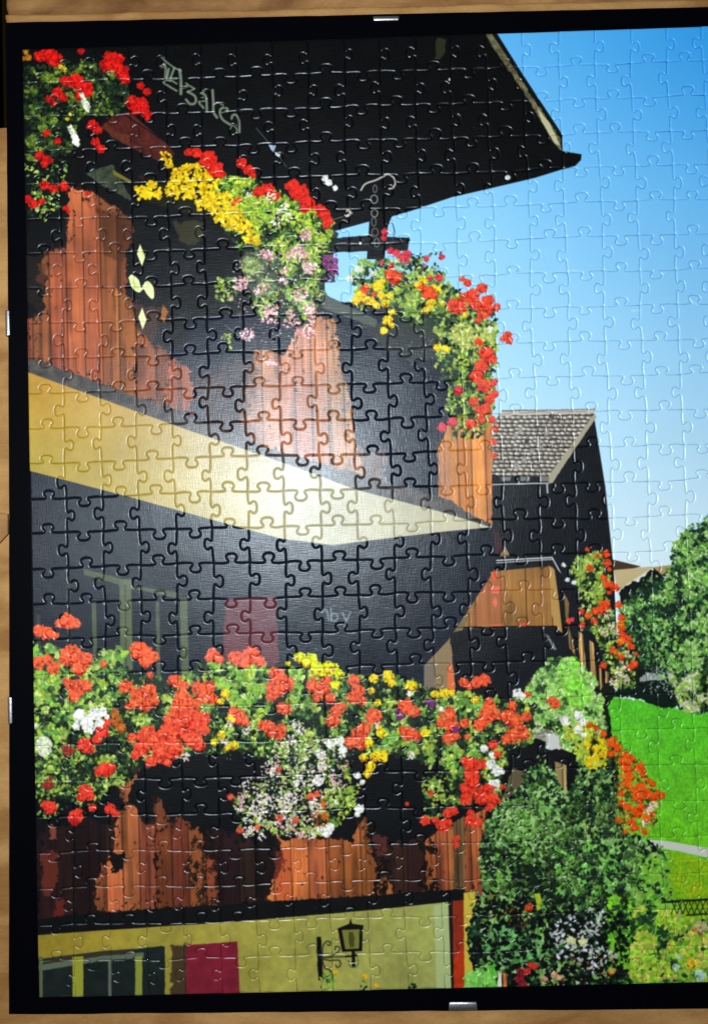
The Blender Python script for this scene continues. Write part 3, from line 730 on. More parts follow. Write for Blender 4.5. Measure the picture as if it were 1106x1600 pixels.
foliage([(50, 1170), (150, 1160), (150, 1260), (60, 1280)], 3, 2.4, bias=-.03)
SP = .22
flowers([(62, 985, 10), (74, 990, 11), (86, 993, 7), (106, 970, 13), (118, 974, 9), (92, 974, 7), (62, 1036, 11), (84, 1044, 10), (54, 1036, 7), (74, 1030, 9), (112, 1022, 16), (130, 1032, 15), (104, 1030, 12), (124, 1046, 11),
         (120, 1075, 15), (133, 1072, 11), (106, 1066, 8), (115, 1088, 10), (222, 1020, 15), (214, 1014, 11), (238, 1026, 10), (228, 1034, 10), (162, 1038, 6), (196, 1072, 11), (216, 1086, 12), (232, 1080, 13), (226, 1100, 12), (205, 1102, 9), (240, 1096, 9), (235, 1055, 6),
         (272, 1064, 11), (286, 1072, 9), (284, 1092, 14), (300, 1104, 14), (278, 1110, 13), (318, 1084, 16), (326, 1074, 11), (308, 1072, 9), (332, 1092, 9)], C(240, 88, 44), SP)
flowers([(230, 1148, 15), (246, 1160, 16), (264, 1146, 17), (284, 1138, 17), (300, 1130, 17), (316, 1124, 13), (270, 1170, 16), (250, 1180, 13), (222, 1170, 13), (236, 1190, 10), (300, 1156, 14), (312, 1166, 10), (290, 1120, 14), (266, 1126, 12), (318, 1140, 10), (212, 1180, 8), (262, 1192, 7), (206, 1152, 8)], C(240, 74, 44), .25)
flowers([(160, 1144, 11), (166, 1130, 8), (152, 1156, 8), (132, 1164, 12), (140, 1170, 8), (166, 1203, 12), (155, 1206, 8), (175, 1200, 8), (134, 1236, 11), (128, 1246, 8), (142, 1244, 7), (80, 1262, 11), (72, 1258, 8), (118, 1278, 12), (124, 1268, 6), (172, 1264, 9), (180, 1270, 7), (145, 1262, 7)], C(236, 58, 40))
flowers([(107, 1172, 9), (76, 1226, 9), (80, 1216, 4)], C(150, 40, 36))
flowers([(333, 1022, 10), (342, 1030, 8), (326, 1028, 7), (373, 1030, 13), (394, 1024, 14), (364, 1026, 9), (406, 1034, 9), (384, 1036, 9), (430, 1076, 15), (434, 1058, 13), (446, 1070, 13), (425, 1088, 10), (428, 1050, 9), (372, 1120, 13), (364, 1114, 9), (380, 1126, 10), (445, 1108, 11), (438, 1104, 7),
         (424, 1140, 13), (436, 1148, 10), (414, 1134, 10), (440, 1138, 8), (488, 1070, 11), (504, 1076, 13), (512, 1064, 9), (516, 1092, 9), (495, 1090, 8), (554, 1064, 10), (560, 1080, 11), (550, 1090, 10), (566, 1095, 8), (526, 1110, 11), (520, 1126, 11), (534, 1104, 8), (585, 1120, 13), (560, 1150, 13), (570, 1138, 11), (548, 1160, 10), (566, 1164, 9)], C(240, 92, 54), SP)
flowers([(634, 1104, 12), (646, 1112, 10), (638, 1146, 12), (650, 1150, 9), (630, 1142, 8), (700, 1118, 13), (690, 1130, 9), (706, 1134, 11), (726, 1130, 8), (700, 1154, 10), (712, 1150, 7), (730, 1152, 5), (745, 1066, 10), (756, 1062, 10), (724, 1066, 8), (734, 1072, 7), (764, 1106, 11), (760, 1120, 13), (750, 1132, 11), (774, 1116, 9), (764, 1096, 7),
         (800, 1102, 8), (800, 1124, 13), (790, 1118, 10), (816, 1146, 11), (800, 1150, 12), (790, 1156, 8), (822, 1120, 8), (810, 1130, 9), (823, 1085, 6), (867, 1100, 9), (860, 1094, 6), (823, 1118, 7)], C(240, 86, 44), .25)
flowers([(468, 1028, 10), (486, 1030, 11), (496, 1046, 13), (480, 1036, 9), (520, 1046, 11), (506, 1046, 10), (524, 1070, 8), (450, 1037, 5), (530, 1054, 8), (512, 1040, 8)], C(226, 232, 16))
flowers([(352, 1084, 8), (345, 1096, 6), (360, 1124, 7), (346, 1148, 7), (366, 1165, 8), (335, 1160, 6), (355, 1168, 6), (584, 1060, 8), (606, 1056, 10), (612, 1068, 7), (643, 1072, 9), (590, 1098, 6), (596, 1146, 8), (577, 1160, 7), (580, 1080, 6), (592, 1136, 6), (680, 1085, 7), (694, 1083, 8), (705, 1083, 6), (742, 1093, 7), (665, 1145, 7),
         (568, 1184, 7), (585, 1184, 8), (598, 1184, 8), (578, 1198, 8), (574, 1210, 6), (588, 1178, 6), (600, 1178, 6), (577, 1205, 6)], C(242, 216, 20))
flowers([(625, 1120, 6), (622, 1112, 5), (675, 1100, 7), (668, 1096, 5), (712, 1140, 6)], PURPLE)
flowers([(183, 1128, 9), (190, 1138, 8), (180, 1116, 8)], C(180, 96, 20))
flowers([(136, 1128, 12), (124, 1118, 10), (150, 1116, 11), (140, 1138, 9), (160, 1112, 8), (120, 1134, 7), (168, 1120, 5), (156, 1130, 8)], WHITE)
poly(curve([(56, 1158), (68, 1150), (82, 1160), (78, 1178), (68, 1182), (58, 1174), (56, 1158)]), C(205, 214, 180), 2, 5); flowers([(55, 1135, 5)], C(215, 220, 210))
flowers([(690, 1108, 5), (808, 1084, 8), (816, 1088, 5), (904, 1118, 7), (910, 1128, 7), (903, 1140, 7), (880, 1125, 7), (886, 1130, 5), (912, 1148, 5), (756, 1170, 7), (768, 1180, 6), (766, 1194, 8), (776, 1204, 9), (772, 1226, 9), (784, 1206, 5),
         (500, 1178, 8), (516, 1164, 7), (530, 1158, 8), (536, 1172, 7), (497, 1220, 9), (510, 1300, 9), (516, 1292, 7), (500, 1296, 6), (558, 1212, 6), (566, 1222, 5), (562, 1264, 8), (558, 1272, 5), (640, 1084, 5)], WHITE)
x, y = scatter([(372, 1225), (420, 1185), (450, 1140), (530, 1150), (545, 1190), (525, 1260), (470, 1310), (390, 1305)], 3.2)
for i in range(len(x)):
    splat(x[i], y[i], rng.uniform(1.3, 3.2), rng.uniform(1, 2.2), rng.uniform(0, 3), PALES[rng.integers(4)] * rng.uniform(.85, 1.02), .9)
for x, y, r in ((380, 1243, 9), (374, 1262, 7), (398, 1272, 13), (416, 1258, 12), (410, 1246, 10), (445, 1256, 12), (455, 1246, 11), (450, 1270, 12), (440, 1284, 11), (452, 1292, 11), (386, 1300, 8), (397, 1296, 8), (424, 1198, 11), (432, 1204, 8), (492, 1262, 11), (504, 1202, 11), (470, 1220, 11), (522, 1220, 9),
                (470, 1140, 8), (462, 1132, 7), (386, 1140, 7), (452, 1156, 9), (505, 1185, 8), (485, 1303, 8), (535, 1180, 6), (470, 1304, 8), (410, 1308, 6), (360, 1130, 5), (290, 1183, 8), (640, 1180, 6), (490, 1250, 7), (350, 1160, 6), (590, 1132, 5)):
    umbel(x, y, r, PALES if rng.random() < .7 else PINKS)
flowers([(360, 1245, 6), (375, 1298, 6), (402, 1292, 5), (436, 1278, 6), (462, 1282, 6), (485, 1245, 7), (495, 1240, 5), (436, 1202, 5)], C(222, 90, 62))
flowers([(736, 1194, 12), (750, 1195, 9), (727, 1190, 7), (736, 1212, 12), (730, 1232, 12), (738, 1224, 11), (728, 1250, 10), (760, 1236, 12), (770, 1250, 11), (752, 1248, 11), (765, 1262, 7), (742, 1240, 9), (700, 1270, 9), (709, 1268, 7), (664, 1282, 8), (680, 1282, 6), (692, 1290, 10), (700, 1286, 7), (734, 1282, 9), (747, 1286, 8), (735, 1270, 6),
         (713, 1310, 6), (712, 1320, 5), (770, 1164, 8), (777, 1178, 6), (785, 1230, 5), (673, 1240, 5), (636, 1256, 4)], C(236, 60, 36))
for i in range(260):
    X, Y = tr((rng.uniform(52, 800), rng.uniform(1060, 1190))); splat(X[0], Y[0], rng.uniform(.8, 1.8), rng.uniform(.7, 1.2), rng.uniform(0, 3), C(232, 234, 215), .85)

speckle(fb, .6, 3, .2); speckle(lowmix, .5, 3, .1); speckle(lb, .5, 3, .12); speckle(fc, .5, 3, .12); speckle(tree, .7, 3.2, .16)
# --- garden house, big bush and orange cascade
poly([(790, 1172), (850, 1165), (885, 1175), (900, 1192), (890, 1200), (835, 1192), (800, 1205)], C(16, 17, 18), 2)
poly([(800, 1200), (830, 1210), (810, 1260), (780, 1260)], C(96, 84, 60), 2); poly([(866, 1190), (884, 1196), (886, 1250), (868, 1246)], wood(C(150, 126, 82), 14, 4, 78), .8); poly([(884, 1195), (904, 1198), (902, 1250), (886, 1250)], C(14, 14, 15), 1)
poly([(852, 1145), (872, 1150), (876, 1172), (852, 1170)], C(205, 206, 202), 1.5)
bush = [(752, 1320), (762, 1290), (778, 1258), (806, 1238), (826, 1205), (846, 1186), (868, 1215), (880, 1245), (900, 1238), (912, 1205), (950, 1200), (972, 1230), (975, 1300), (1010, 1315), (1034, 1330), (1042, 1400), (1060, 1480), (1070, 1560), (752, 1560), (738, 1500), (730, 1450), (756, 1400)]
poly(bush, C(13, 20, 16), 6, 12)
poly([(790, 1420), (830, 1415), (832, 1470), (800, 1480)], C(92, 44, 30), 6, 8, alpha=.7); poly([(760, 1395), (800, 1395), (795, 1430), (765, 1440)], C(150, 140, 56), 6, 8, alpha=.8)
LBL = [C(122, 178, 84), C(146, 194, 110), C(104, 162, 66), C(168, 204, 140)]
LBM = [C(70, 120, 56), C(54, 102, 50), C(84, 134, 62)]
LBD = [C(26, 52, 36), C(16, 32, 24), C(34, 66, 44)]
up = [(752, 1330), (778, 1258), (806, 1238), (826, 1205), (846, 1186), (868, 1215), (880, 1245), (912, 1240), (972, 1240), (975, 1300), (1034, 1330), (1042, 1400), (1030, 1420), (950, 1410), (880, 1420), (800, 1400), (752, 1390)]
foliage(up, 9, 3.4, LBL, LBM, LBD, .0, 9, True, .5)
foliage(up, 4, 4.8, LBL, LBM, [C(14, 24, 18), C(20, 36, 26)], .0, 34, True, .5, 57)
foliage([(905, 1205), (960, 1200), (975, 1250), (960, 1310), (900, 1290), (880, 1250)], 8, 3.0, [C(120, 165, 80), C(150, 185, 100)], LBM, LBD, .03, 10, True, .5)
foliage([(860, 1310), (930, 1320), (1010, 1330), (1030, 1400), (950, 1420), (870, 1400)], 9, 3.4, [C(125, 195, 85), C(105, 180, 70), C(150, 205, 120)], LBM, LBD, .05, 10, True, .55)
lowb = [(748, 1400), (870, 1410), (960, 1420), (1030, 1430), (1060, 1560), (752, 1560), (735, 1470)]
foliage(lowb, 6, 3.4, LBL, LBM, LBD, -.06, 15, True, .5)
foliage([(775, 1440), (830, 1470), (866, 1480), (850, 1510), (780, 1510), (755, 1480)], 6, 5.0, [C(95, 165, 85), C(125, 185, 110)], LBM, LBD, .06, 12, True, .45)
foliage([(945, 1400), (1000, 1400), (1010, 1550), (960, 1550)], 10, 3.6, [C(130, 205, 40), C(110, 190, 50)], [C(80, 150, 45), C(60, 125, 45)], LBD, .08, 14, True, .6)
x, y = scatter(up, 1.3)
for i in range(len(x)):
    r = rng.uniform(2, 5.5); splat(x[i], y[i], r, r * rng.uniform(.35, .7), rng.uniform(0, 3), C(14, 24, 18), .85, True)
x, y = scatter(lowb, 2.4)
for i in range(len(x)):
    r = rng.uniform(2.5, 8); splat(x[i], y[i], r, r * rng.uniform(.35, .7), rng.uniform(0, 3), C(10, 14, 12), .9, True)
x, y = scatter(up, 2.0)
sh_ = np.clip((fbm(x, y, 46, 150) - .3) * 2.6, .28, 1.0)
for i in range(len(x)):
    if sh_[i] < .5 and rng.random() < .55:
        continue
    r = rng.uniform(4.0, 7.6); a = rng.uniform(0, 3.1); c = LBL[rng.integers(4)] * C(235, 246, 205) * sh_[i]
    splat(x[i] + 1, y[i] + 1.4, r, r * .5, a, C(18, 34, 22), .8, True); splat(x[i], y[i], r, r * .5, a, c * .92, .95, True); splat(x[i] - .8, y[i] - .8, r * .7, r * .2, a, np.clip(c * 1.15, 0, 1), .7, True)
for i in range(240):                                # loose sprigs along the outline
    k = rng.integers(len(bush) - 1); t_ = rng.random(); p0, p1 = np.array(bush[k]), np.array(bush[k + 1])
    p = p0 + (p1 - p0) * t_ + rng.normal(0, 4.5, 2)
    if p[1] > 1500: continue
    X, Y = tr(p); r = rng.uniform(3, 6); splat(X[0], Y[0], r, r * .45, rng.uniform(0, 3), [LBL[1], LBM[0], LBD[0]][rng.integers(3)], .95, True)
foliage([(1000, 1325), (1036, 1335), (1052, 1400), (1070, 1440), (1010, 1480), (990, 1400)], 7, 3.2, [C(130, 190, 70), C(150, 200, 90)], [C(85, 150, 50)], LBD, .05, 12, True, .55)
x, y = scatter([(858, 1452), (884, 1428), (912, 1440), (930, 1412), (952, 1432), (940, 1470), (962, 1500), (915, 1528), (905, 1490), (872, 1500)], 2.2)
for i in range(len(x)):
    splat(x[i], y[i], rng.uniform(1.6, 6), rng.uniform(1.4, 3.2), rng.uniform(0, 3), C(214, 216, 218) * rng.uniform(.8, 1.08), .95)
for i in range(70):
    X, Y = tr((rng.uniform(840, 960), rng.uniform(1490, 1548))); splat(X[0], Y[0], rng.uniform(1.2, 3), rng.uniform(1, 2), rng.uniform(0, 3), [C(215, 205, 195), C(220, 120, 90), C(170, 190, 60)][rng.integers(3)], .9)
flowers([(892, 1470, 7), (910, 1472, 7)], C(226, 226, 160)); flowers([(955, 1518, 6)], C(214, 160, 60))
flowers([(822, 1518, 6), (834, 1510, 6), (828, 1508, 5)], C(226, 48, 36)); flowers([(812, 1530, 8), (816, 1542, 8), (812, 1518, 6)], C(140, 24, 38)); flowers([(866, 1524, 6), (874, 1528, 5), (850, 1530, 5)], C(226, 170, 130))
flowers([(826, 1418, 7)], C(206, 70, 30)); poly([(835, 1395), (842, 1395), (846, 1420), (838, 1425)], C(170, 190, 40), 2)
poly([(744, 1520), (760, 1505), (775, 1510), (780, 1580), (720, 1580), (725, 1530)], mottled(C(92, 190, 60), .5, 8), 5, 9); foliage([(722, 1530), (760, 1510), (778, 1545), (725, 1550)], 8, 2.8, bias=.2, light=[C(120, 205, 80), C(150, 220, 110)])
poly([(778, 1520), (783, 1520), (784, 1580), (778, 1580)], C(220, 225, 210)); poly([(785, 1520), (790, 1520), (792, 1545), (786, 1545)], C(214, 110, 50))
# garden at the lower right
gard = [(985, 1430), (1040, 1405), (1060, 1440), (1110, 1440), (1300, 1450), (1300, 1600), (985, 1600)]
foliage(gard, 8, 3.2, [C(160, 205, 50), C(185, 200, 70), C(135, 195, 50), C(205, 205, 90)], [C(95, 165, 40), C(110, 160, 60)], [C(50, 90, 40), C(30, 60, 34)], .1, 16, False, .8)
foliage([(1000, 1340), (1040, 1345), (1050, 1410), (1010, 1430)], 7, 3.0, [C(130, 195, 60)], [C(85, 160, 50)], LBD, .1)
for x, y, r, c in ((1084, 1453, 4, C(228, 110, 30)), (1080, 1505, 9, C(220, 190, 40)), (1056, 1512, 6, C(190, 225, 200)), (1094, 1525, 9, C(180, 220, 200)), (1060, 1495, 5, C(170, 215, 170)), (1078, 1500, 5, C(235, 205, 60)), (1048, 1476, 6, C(200, 210, 60)), (1095, 1450, 12, C(178, 176, 110))):
    flower(x, y, r, c)
FN = C(22, 30, 18)
stroke([(1034, 1410), (1110, 1405), (1250, 1398)], 3.2, FN); stroke([(1072, 1430), (1110, 1428), (1250, 1424)], 2.4, FN)
for i in range(22):
    x = 1048 + i * 9
    stroke([(x, 1406), (x + 9, 1428)], 1.3, FN); stroke([(x + 9, 1406), (x, 1428)], 1.3, FN)
casc = [(915, 1130), (945, 1140), (985, 1175), (1015, 1210), (1030, 1240), (1030, 1285), (1005, 1305), (970, 1290), (962, 1240), (965, 1200), (940, 1190)]
foliage(casc, 6, 2.4, [C(190, 150, 40), C(150, 170, 50)], [C(120, 120, 40)], [C(70, 70, 30)], .05, 9)
foliage([(910, 1145), (950, 1155), (955, 1195), (915, 1205)], 8, 2.5, [C(190, 200, 40), C(220, 205, 30)], bias=.15)
flowers([(918, 1165, 6), (930, 1170, 7), (940, 1160, 6), (920, 1196, 5), (930, 1182, 6), (944, 1172, 6), (922, 1186, 5), (938, 1180, 5)], C(236, 206, 16))
flowers([(920, 1133, 5), (931, 1138, 5), (942, 1147, 6), (955, 1160, 8), (965, 1168, 7), (954, 1178, 7), (975, 1180, 6), (985, 1186, 7), (972, 1190, 7), (980, 1200, 9), (1000, 1200, 8), (1005, 1210, 6), (981, 1214, 9), (978, 1226, 8), (1000, 1230, 9), (1010, 1240, 9), (996, 1246, 9), (1020, 1246, 7), (1033, 1243, 6), (1026, 1240, 5),
         (970, 1240, 6), (972, 1256, 6), (981, 1262, 7), (995, 1270, 9), (1001, 1262, 7), (965, 1281, 5), (986, 1285, 7), (991, 1293, 6), (1010, 1280, 7), (1018, 1272, 5), (975, 1300, 4), (1006, 1300, 5), (1020, 1225, 5), (1014, 1220, 5), (990, 1236, 7)], C(240, 84, 14))
for x, y, r in ((1016, 1262, 6), (1008, 1286, 6), (1022, 1258, 5), (1010, 1268, 5)):
    umbel(x, y, r, [C(240, 195, 175), C(235, 225, 215), C(230, 160, 140)])

speckle(bush, .3, 3.4, .05); speckle(gard, .5, 3, .08); speckle(casc, .5, 3, .1)
# ink wear: tiny pale flecks
for i in range(150):
    x, y = rng.uniform(50, 1090), rng.uniform(60, 1540)
    X, Y = tr((x, y)); splat(X[0], Y[0], rng.uniform(.6, 1.3), rng.uniform(.5, 1.0), rng.uniform(0, 3), C(200, 200, 200), rng.uniform(.15, .5))
for _ in range(1):                                 # the print is a little soft
    canvas[1:-1] = (canvas[:-2] + 2 * canvas[1:-1] + canvas[2:]) / 4
    canvas[:, 1:-1] = (canvas[:, :-2] + 2 * canvas[:, 1:-1] + canvas[:, 2:]) / 4
np.clip(canvas, 0, 1, out=canvas)

img = bpy.data.images.new("printed_picture", IW, IH, alpha=False, float_buffer=False)
buf = np.ones((IH, IW, 4), np.float32)
buf[..., :3] = canvas[::-1]
img.pixels.foreach_set(buf.ravel())
img.update()
img.pack()
del buf

# ------------------------------------------------------------------ materials
def print_material():
    m, nt, b = new_mat("printed_linen_finish_card")
    N = nt.nodes.new; L = nt.links.new
    uv = N("ShaderNodeUVMap"); uv.uv_map = "print"
    tx = N("ShaderNodeTexImage"); tx.image = img; tx.interpolation = 'Cubic'; tx.extension = 'EXTEND'
    L(uv.outputs[0], tx.inputs[0])
    def weave(sx, sy, detail):
        mp = N("ShaderNodeMapping"); mp.inputs["Scale"].default_value = (PW / sx, PH / sy, 1)
        L(uv.outputs[0], mp.inputs[0])
        n = N("ShaderNodeTexNoise"); n.noise_dimensions = '2D'; n.inputs["Scale"].default_value = 1.0; n.inputs["Detail"].default_value = detail
        L(mp.outputs[0], n.inputs["Vector"]); return n
    h1 = weave(5.0, 0.42, 1); h2 = weave(0.42, 5.0, 1); h3 = weave(26, 26, 2)
    ad = N("ShaderNodeMath"); ad.operation = 'ADD'; L(h1.outputs[0], ad.inputs[0]); L(h2.outputs[0], ad.inputs[1])
    bp = N("ShaderNodeBump"); bp.inputs["Strength"].default_value = 1.0; bp.inputs["Distance"].default_value = 0.000042
    L(ad.outputs[0], bp.inputs["Height"])
    bp2 = N("ShaderNodeBump"); bp2.inputs["Strength"].default_value = 1.0; bp2.inputs["Distance"].default_value = 0.00025
    L(h3.outputs[0], bp2.inputs["Height"]); L(bp2.outputs[0], bp.inputs["Normal"])
    rr = N("ShaderNodeMapRange"); rr.inputs["To Min"].default_value = .30; rr.inputs["To Max"].default_value = .355
    L(h3.outputs[0], rr.inputs[0])
    df = N("ShaderNodeBsdfDiffuse"); gl = N("ShaderNodeBsdfGlossy"); gl.distribution = 'GGX'
    gl.inputs["Color"].default_value = (.82, .92, 1, 1)
    L(tx.outputs[0], df.inputs["Color"]); L(rr.outputs[0], gl.inputs["Roughness"])
    fr = N("ShaderNodeFresnel"); fr.inputs["IOR"].default_value = 1.49
    mx = N("ShaderNodeMixShader")
    for nd in (df, gl, fr):
        L(bp.outputs[0], nd.inputs["Normal"])
    L(fr.outputs[0], mx.inputs[0]); L(df.outputs[0], mx.inputs[1]); L(gl.outputs[0], mx.inputs[2])
    out = [n_ for n_ in nt.nodes if n_.type == 'OUTPUT_MATERIAL'][0]
    L(mx.outputs[0], out.inputs["Surface"]); nt.nodes.remove(b)
    return m
M_PRINT = print_material()
M_CORE, nt, b = new_mat("grey_card_core")
b.inputs["Base Color"].default_value = (.10, .095, .09, 1); b.inputs["Roughness"].default_value = .9

M_BOARD, nt, b = new_mat("black_board")
b.inputs["Base Color"].default_value = (.0008, .0009, .0022, 1); b.inputs["Roughness"].default_value = .55; b.inputs["Specular IOR Level"].default_value = .03
tc = nt.nodes.new("ShaderNodeTexCoord"); n = nt.nodes.new("ShaderNodeTexNoise"); n.inputs["Scale"].default_value = 900; bp = nt.nodes.new("ShaderNodeBump")
bp.inputs["Strength"].default_value = .4; bp.inputs["Distance"].default_value = .0002
nt.links.new(tc.outputs["Object"], n.inputs["Vector"]); nt.links.new(n.outputs[0], bp.inputs["Height"]); nt.links.new(bp.outputs[0], b.inputs["Normal"])

def card_material(name, dark, light, wrinkle):
    m, nt, b = new_mat(name)
    N = nt.nodes.new; L = nt.links.new
    tc = N("ShaderNodeTexCoord")
    def noise(sc, det, scale3=(1, 1, 1), dist=0):
        mp = N("ShaderNodeMapping"); mp.inputs["Scale"].default_value = scale3
        L(tc.outputs["Object"], mp.inputs[0])
        n = N("ShaderNodeTexNoise"); n.inputs["Scale"].default_value = sc; n.inputs["Detail"].default_value = det; n.inputs["Distortion"].default_value = dist
        L(mp.outputs[0], n.inputs["Vector"]); return n
    a = noise(22, 5, (1, 2.2, 1), .6); f = noise(1500, 2, (.35, 1, 1)); g = noise(60, 4, (.4, 1, 1))
    mx = N("ShaderNodeMix"); mx.data_type = 'RGBA'
    cr = N("ShaderNodeMapRange"); cr.inputs["From Min"].default_value = .36; cr.inputs["From Max"].default_value = .66
    L(a.outputs[0], cr.inputs[0]); L(cr.outputs[0], mx.inputs["Factor"])
    mx.inputs["A"].default_value = (*dark, 1); mx.inputs["B"].default_value = (*light, 1)
    m2 = N("ShaderNodeMix"); m2.data_type = 'RGBA'; m2.blend_type = 'MULTIPLY'; m2.inputs["Factor"].default_value = .45
    rmp = N("ShaderNodeMapRange"); rmp.inputs["To Min"].default_value = .55; rmp.inputs["To Max"].default_value = 1.35
    L(f.outputs[0], rmp.inputs[0]); L(mx.outputs["Result"], m2.inputs["A"]); L(rmp.outputs[0], m2.inputs["B"])
    L(m2.outputs["Result"], b.inputs["Base Color"])
    b.inputs["Roughness"].default_value = .75; b.inputs["Specular IOR Level"].default_value = .25
    bp = N("ShaderNodeBump"); bp.inputs["Strength"].default_value = 1; bp.inputs["Distance"].default_value = wrinkle
    L(g.outputs[0], bp.inputs["Height"])
    b2 = N("ShaderNodeBump"); b2.inputs["Strength"].default_value = .6; b2.inputs["Distance"].default_value = .00012
    L(f.outputs[0], b2.inputs["Height"]); L(bp.outputs[0], b2.inputs["Normal"]); L(b2.outputs[0], b.inputs["Normal"])
    return m
M_CARD = card_material("brown_cardboard", (.27, .125, .034), (.47, .265, .092), .0018)
M_CARD_SHADED = card_material("brown_cardboard_shaded", (.15, .062, .016), (.40, .215, .075), .0028)  # darker copy of the brown cardboard, shade beyond the ridge put into the colour
M_METAL, nt, b = new_mat("bright_clip_metal")
b.inputs["Base Color"].default_value = (.62, .63, .68, 1); b.inputs["Metallic"].default_value = 1; b.inputs["Roughness"].default_value = .42
tc = nt.nodes.new("ShaderNodeTexCoord"); n = nt.nodes.new("ShaderNodeTexNoise"); n.inputs["Scale"].default_value = 700; bp = nt.nodes.new("ShaderNodeBump")
bp.inputs["Strength"].default_value = .5; bp.inputs["Distance"].default_value = .0002
nt.links.new(tc.outputs["Object"], n.inputs["Vector"]); nt.links.new(n.outputs[0], bp.inputs["Height"]); nt.links.new(bp.outputs[0], b.inputs["Normal"])
M_DARK, nt, b = new_mat("table_top_gap_shade")
b.inputs["Base Color"].default_value = (.010, .006, .002, 1); b.inputs["Roughness"].default_value = .9; b.inputs["Specular IOR Level"].default_value = 0  # near black: shade of the gap beside the flap put into the colour

# ------------------------------------------------------------------ levels, mm (puzzle face is z = 0)
Z_BOARD = -2.0
Z_BASE = -5.0            # underside of the board, top of the cardboard

# ------------------------------------------------------------------ setting: table, cardboard
def grid_sheet(name, xs, ys, zf, mat):
    V = [(x, y, zf(x, y)) for y in ys for x in xs]
    n = len(xs)
    Fc = [(j * n + i, j * n + i + 1, (j + 1) * n + i + 1, (j + 1) * n + i) for j in range(len(ys) - 1) for i in range(n - 1)]
    return link_mesh(name, V, Fc, [mat], smooth=[True] * len(Fc))

t = link_mesh("table", [(-420, -760, -16), (1150, -760, -16), (1150, 260, -16), (-420, 260, -16)], [(0, 1, 2, 3)], [M_DARK])  # dark sheet added below, standing in for the shade in the upper left gap
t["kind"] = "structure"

def hump(v, c, w):
    return math.exp(-((v - c) / w) ** 2)
def nz(x, y, c, s):
    return float(vnoise(np.float64(x + 900), np.float64(y + 900), c, seed=s)) - .5
def sheet_z(x, y):
    z = Z_BASE - .15 + .5 * nz(x, y, 60, 12) + .25 * nz(x, y, 14, 13)
    out = max(-x - 6, y - 8, -y - 487, 0)
    z += min(out, 6) / 6 * (.9 * nz(x, y, 9, 14) + .5 * nz(x, y, 4, 15))
    if x < 0:                                           # crumpled corner by the lower left of the board
        z += 2.0 * hump(x, -13, 3) * hump(y, -467, 4) - 2.6 * hump(x, -12.5, 2.0) * hump(y, -474, 5) + .8 * hump(x, -11.5, 1.5) * hump(y, -165, 3)
    return min(z, Z_BASE - .02) if (x > -9 and y < 9 and y > -489) else z
xs = list(np.arange(-300, -20, 10)) + list(np.arange(-20, 4, 1.0)) + list(np.arange(4, 1100, 12.0))
ys = list(np.arange(-700, -500, 10)) + list(np.arange(-500, -470, 1.5)) + list(np.arange(-470, -36, 4)) + [-38]
sh = grid_sheet("cardboard", xs, sorted(set(ys)), sheet_z, M_CARD)
sh["kind"] = "structure"
sh2 = grid_sheet("cardboard", list(np.arange(-300, -20, 10)) + list(np.arange(-20, -14.5, 1.0)), list(np.arange(-37.5, 240, 6)), lambda x, y: Z_BASE - .3 + .9 * nz(x, y, 30, 16), M_CARD_SHADED)
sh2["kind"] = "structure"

# folded flap along the upper edge: a rounded ridge, a groove and the flap beyond
def flap():
    prof = [(0.0, -6.2), (0.2, -4.7), (.8, -3.6), (1.8, -2.9), (3.0, -2.6), (4.0, -2.9), (4.5, -4.2), (4.9, -6.4), (5.6, -7.4), (6.6, -6.2), (8.0, -4.8), (10, -4.1), (14, -4.6), (20, -5.2), (40, -5.6), (120, -6.0), (230, -6.5)]
    X = np.concatenate([np.arange(-9.5, 400, 2.0), np.arange(400, 1100, 10.0)])
    V = []
    for x in X:
        ex, ey = edge_top(x)
        for i, (d, z) in enumerate(prof):
            wob = .7 * nz(x, i * 7, 16, 20) + .5 * nz(x, i * 3, 5, 21)
            dent = hump(x, 195, 9)
            zz = z + wob * (1.0 if d > .3 else .2) - dent * (1.3 if 1 < d < 6 else 0) - .6 * hump(x, 205, 3)
            dd = d + (.5 * nz(x, i, 22, 23) + .35 * nz(x, i * 5, 7, 24)) * min(1, d / 1.0) + dent * (.8 if d > 3 else 0)
            V.append((x, ey + .35 + dd, zz))
    n = len(prof)
    Fc = [(j * n + i, (j + 1) * n + i, (j + 1) * n + i + 1, j * n + i + 1) for j in range(len(X) - 1) for i in range(n - 1)]
    o = link_mesh("cardboard_flap", V, Fc, [M_CARD, M_CARD_SHADED], None, [0 if k % (n - 1) < 6 else 1 for k in range(len(Fc))], [True] * len(Fc))
    sol = o.modifiers.new("thickness", 'SOLIDIFY'); sol.thickness = .0012; sol.offset = -1
    tag(o, "folded brown cardboard flap lying along the upper edge of the black board", "cardboard flap")

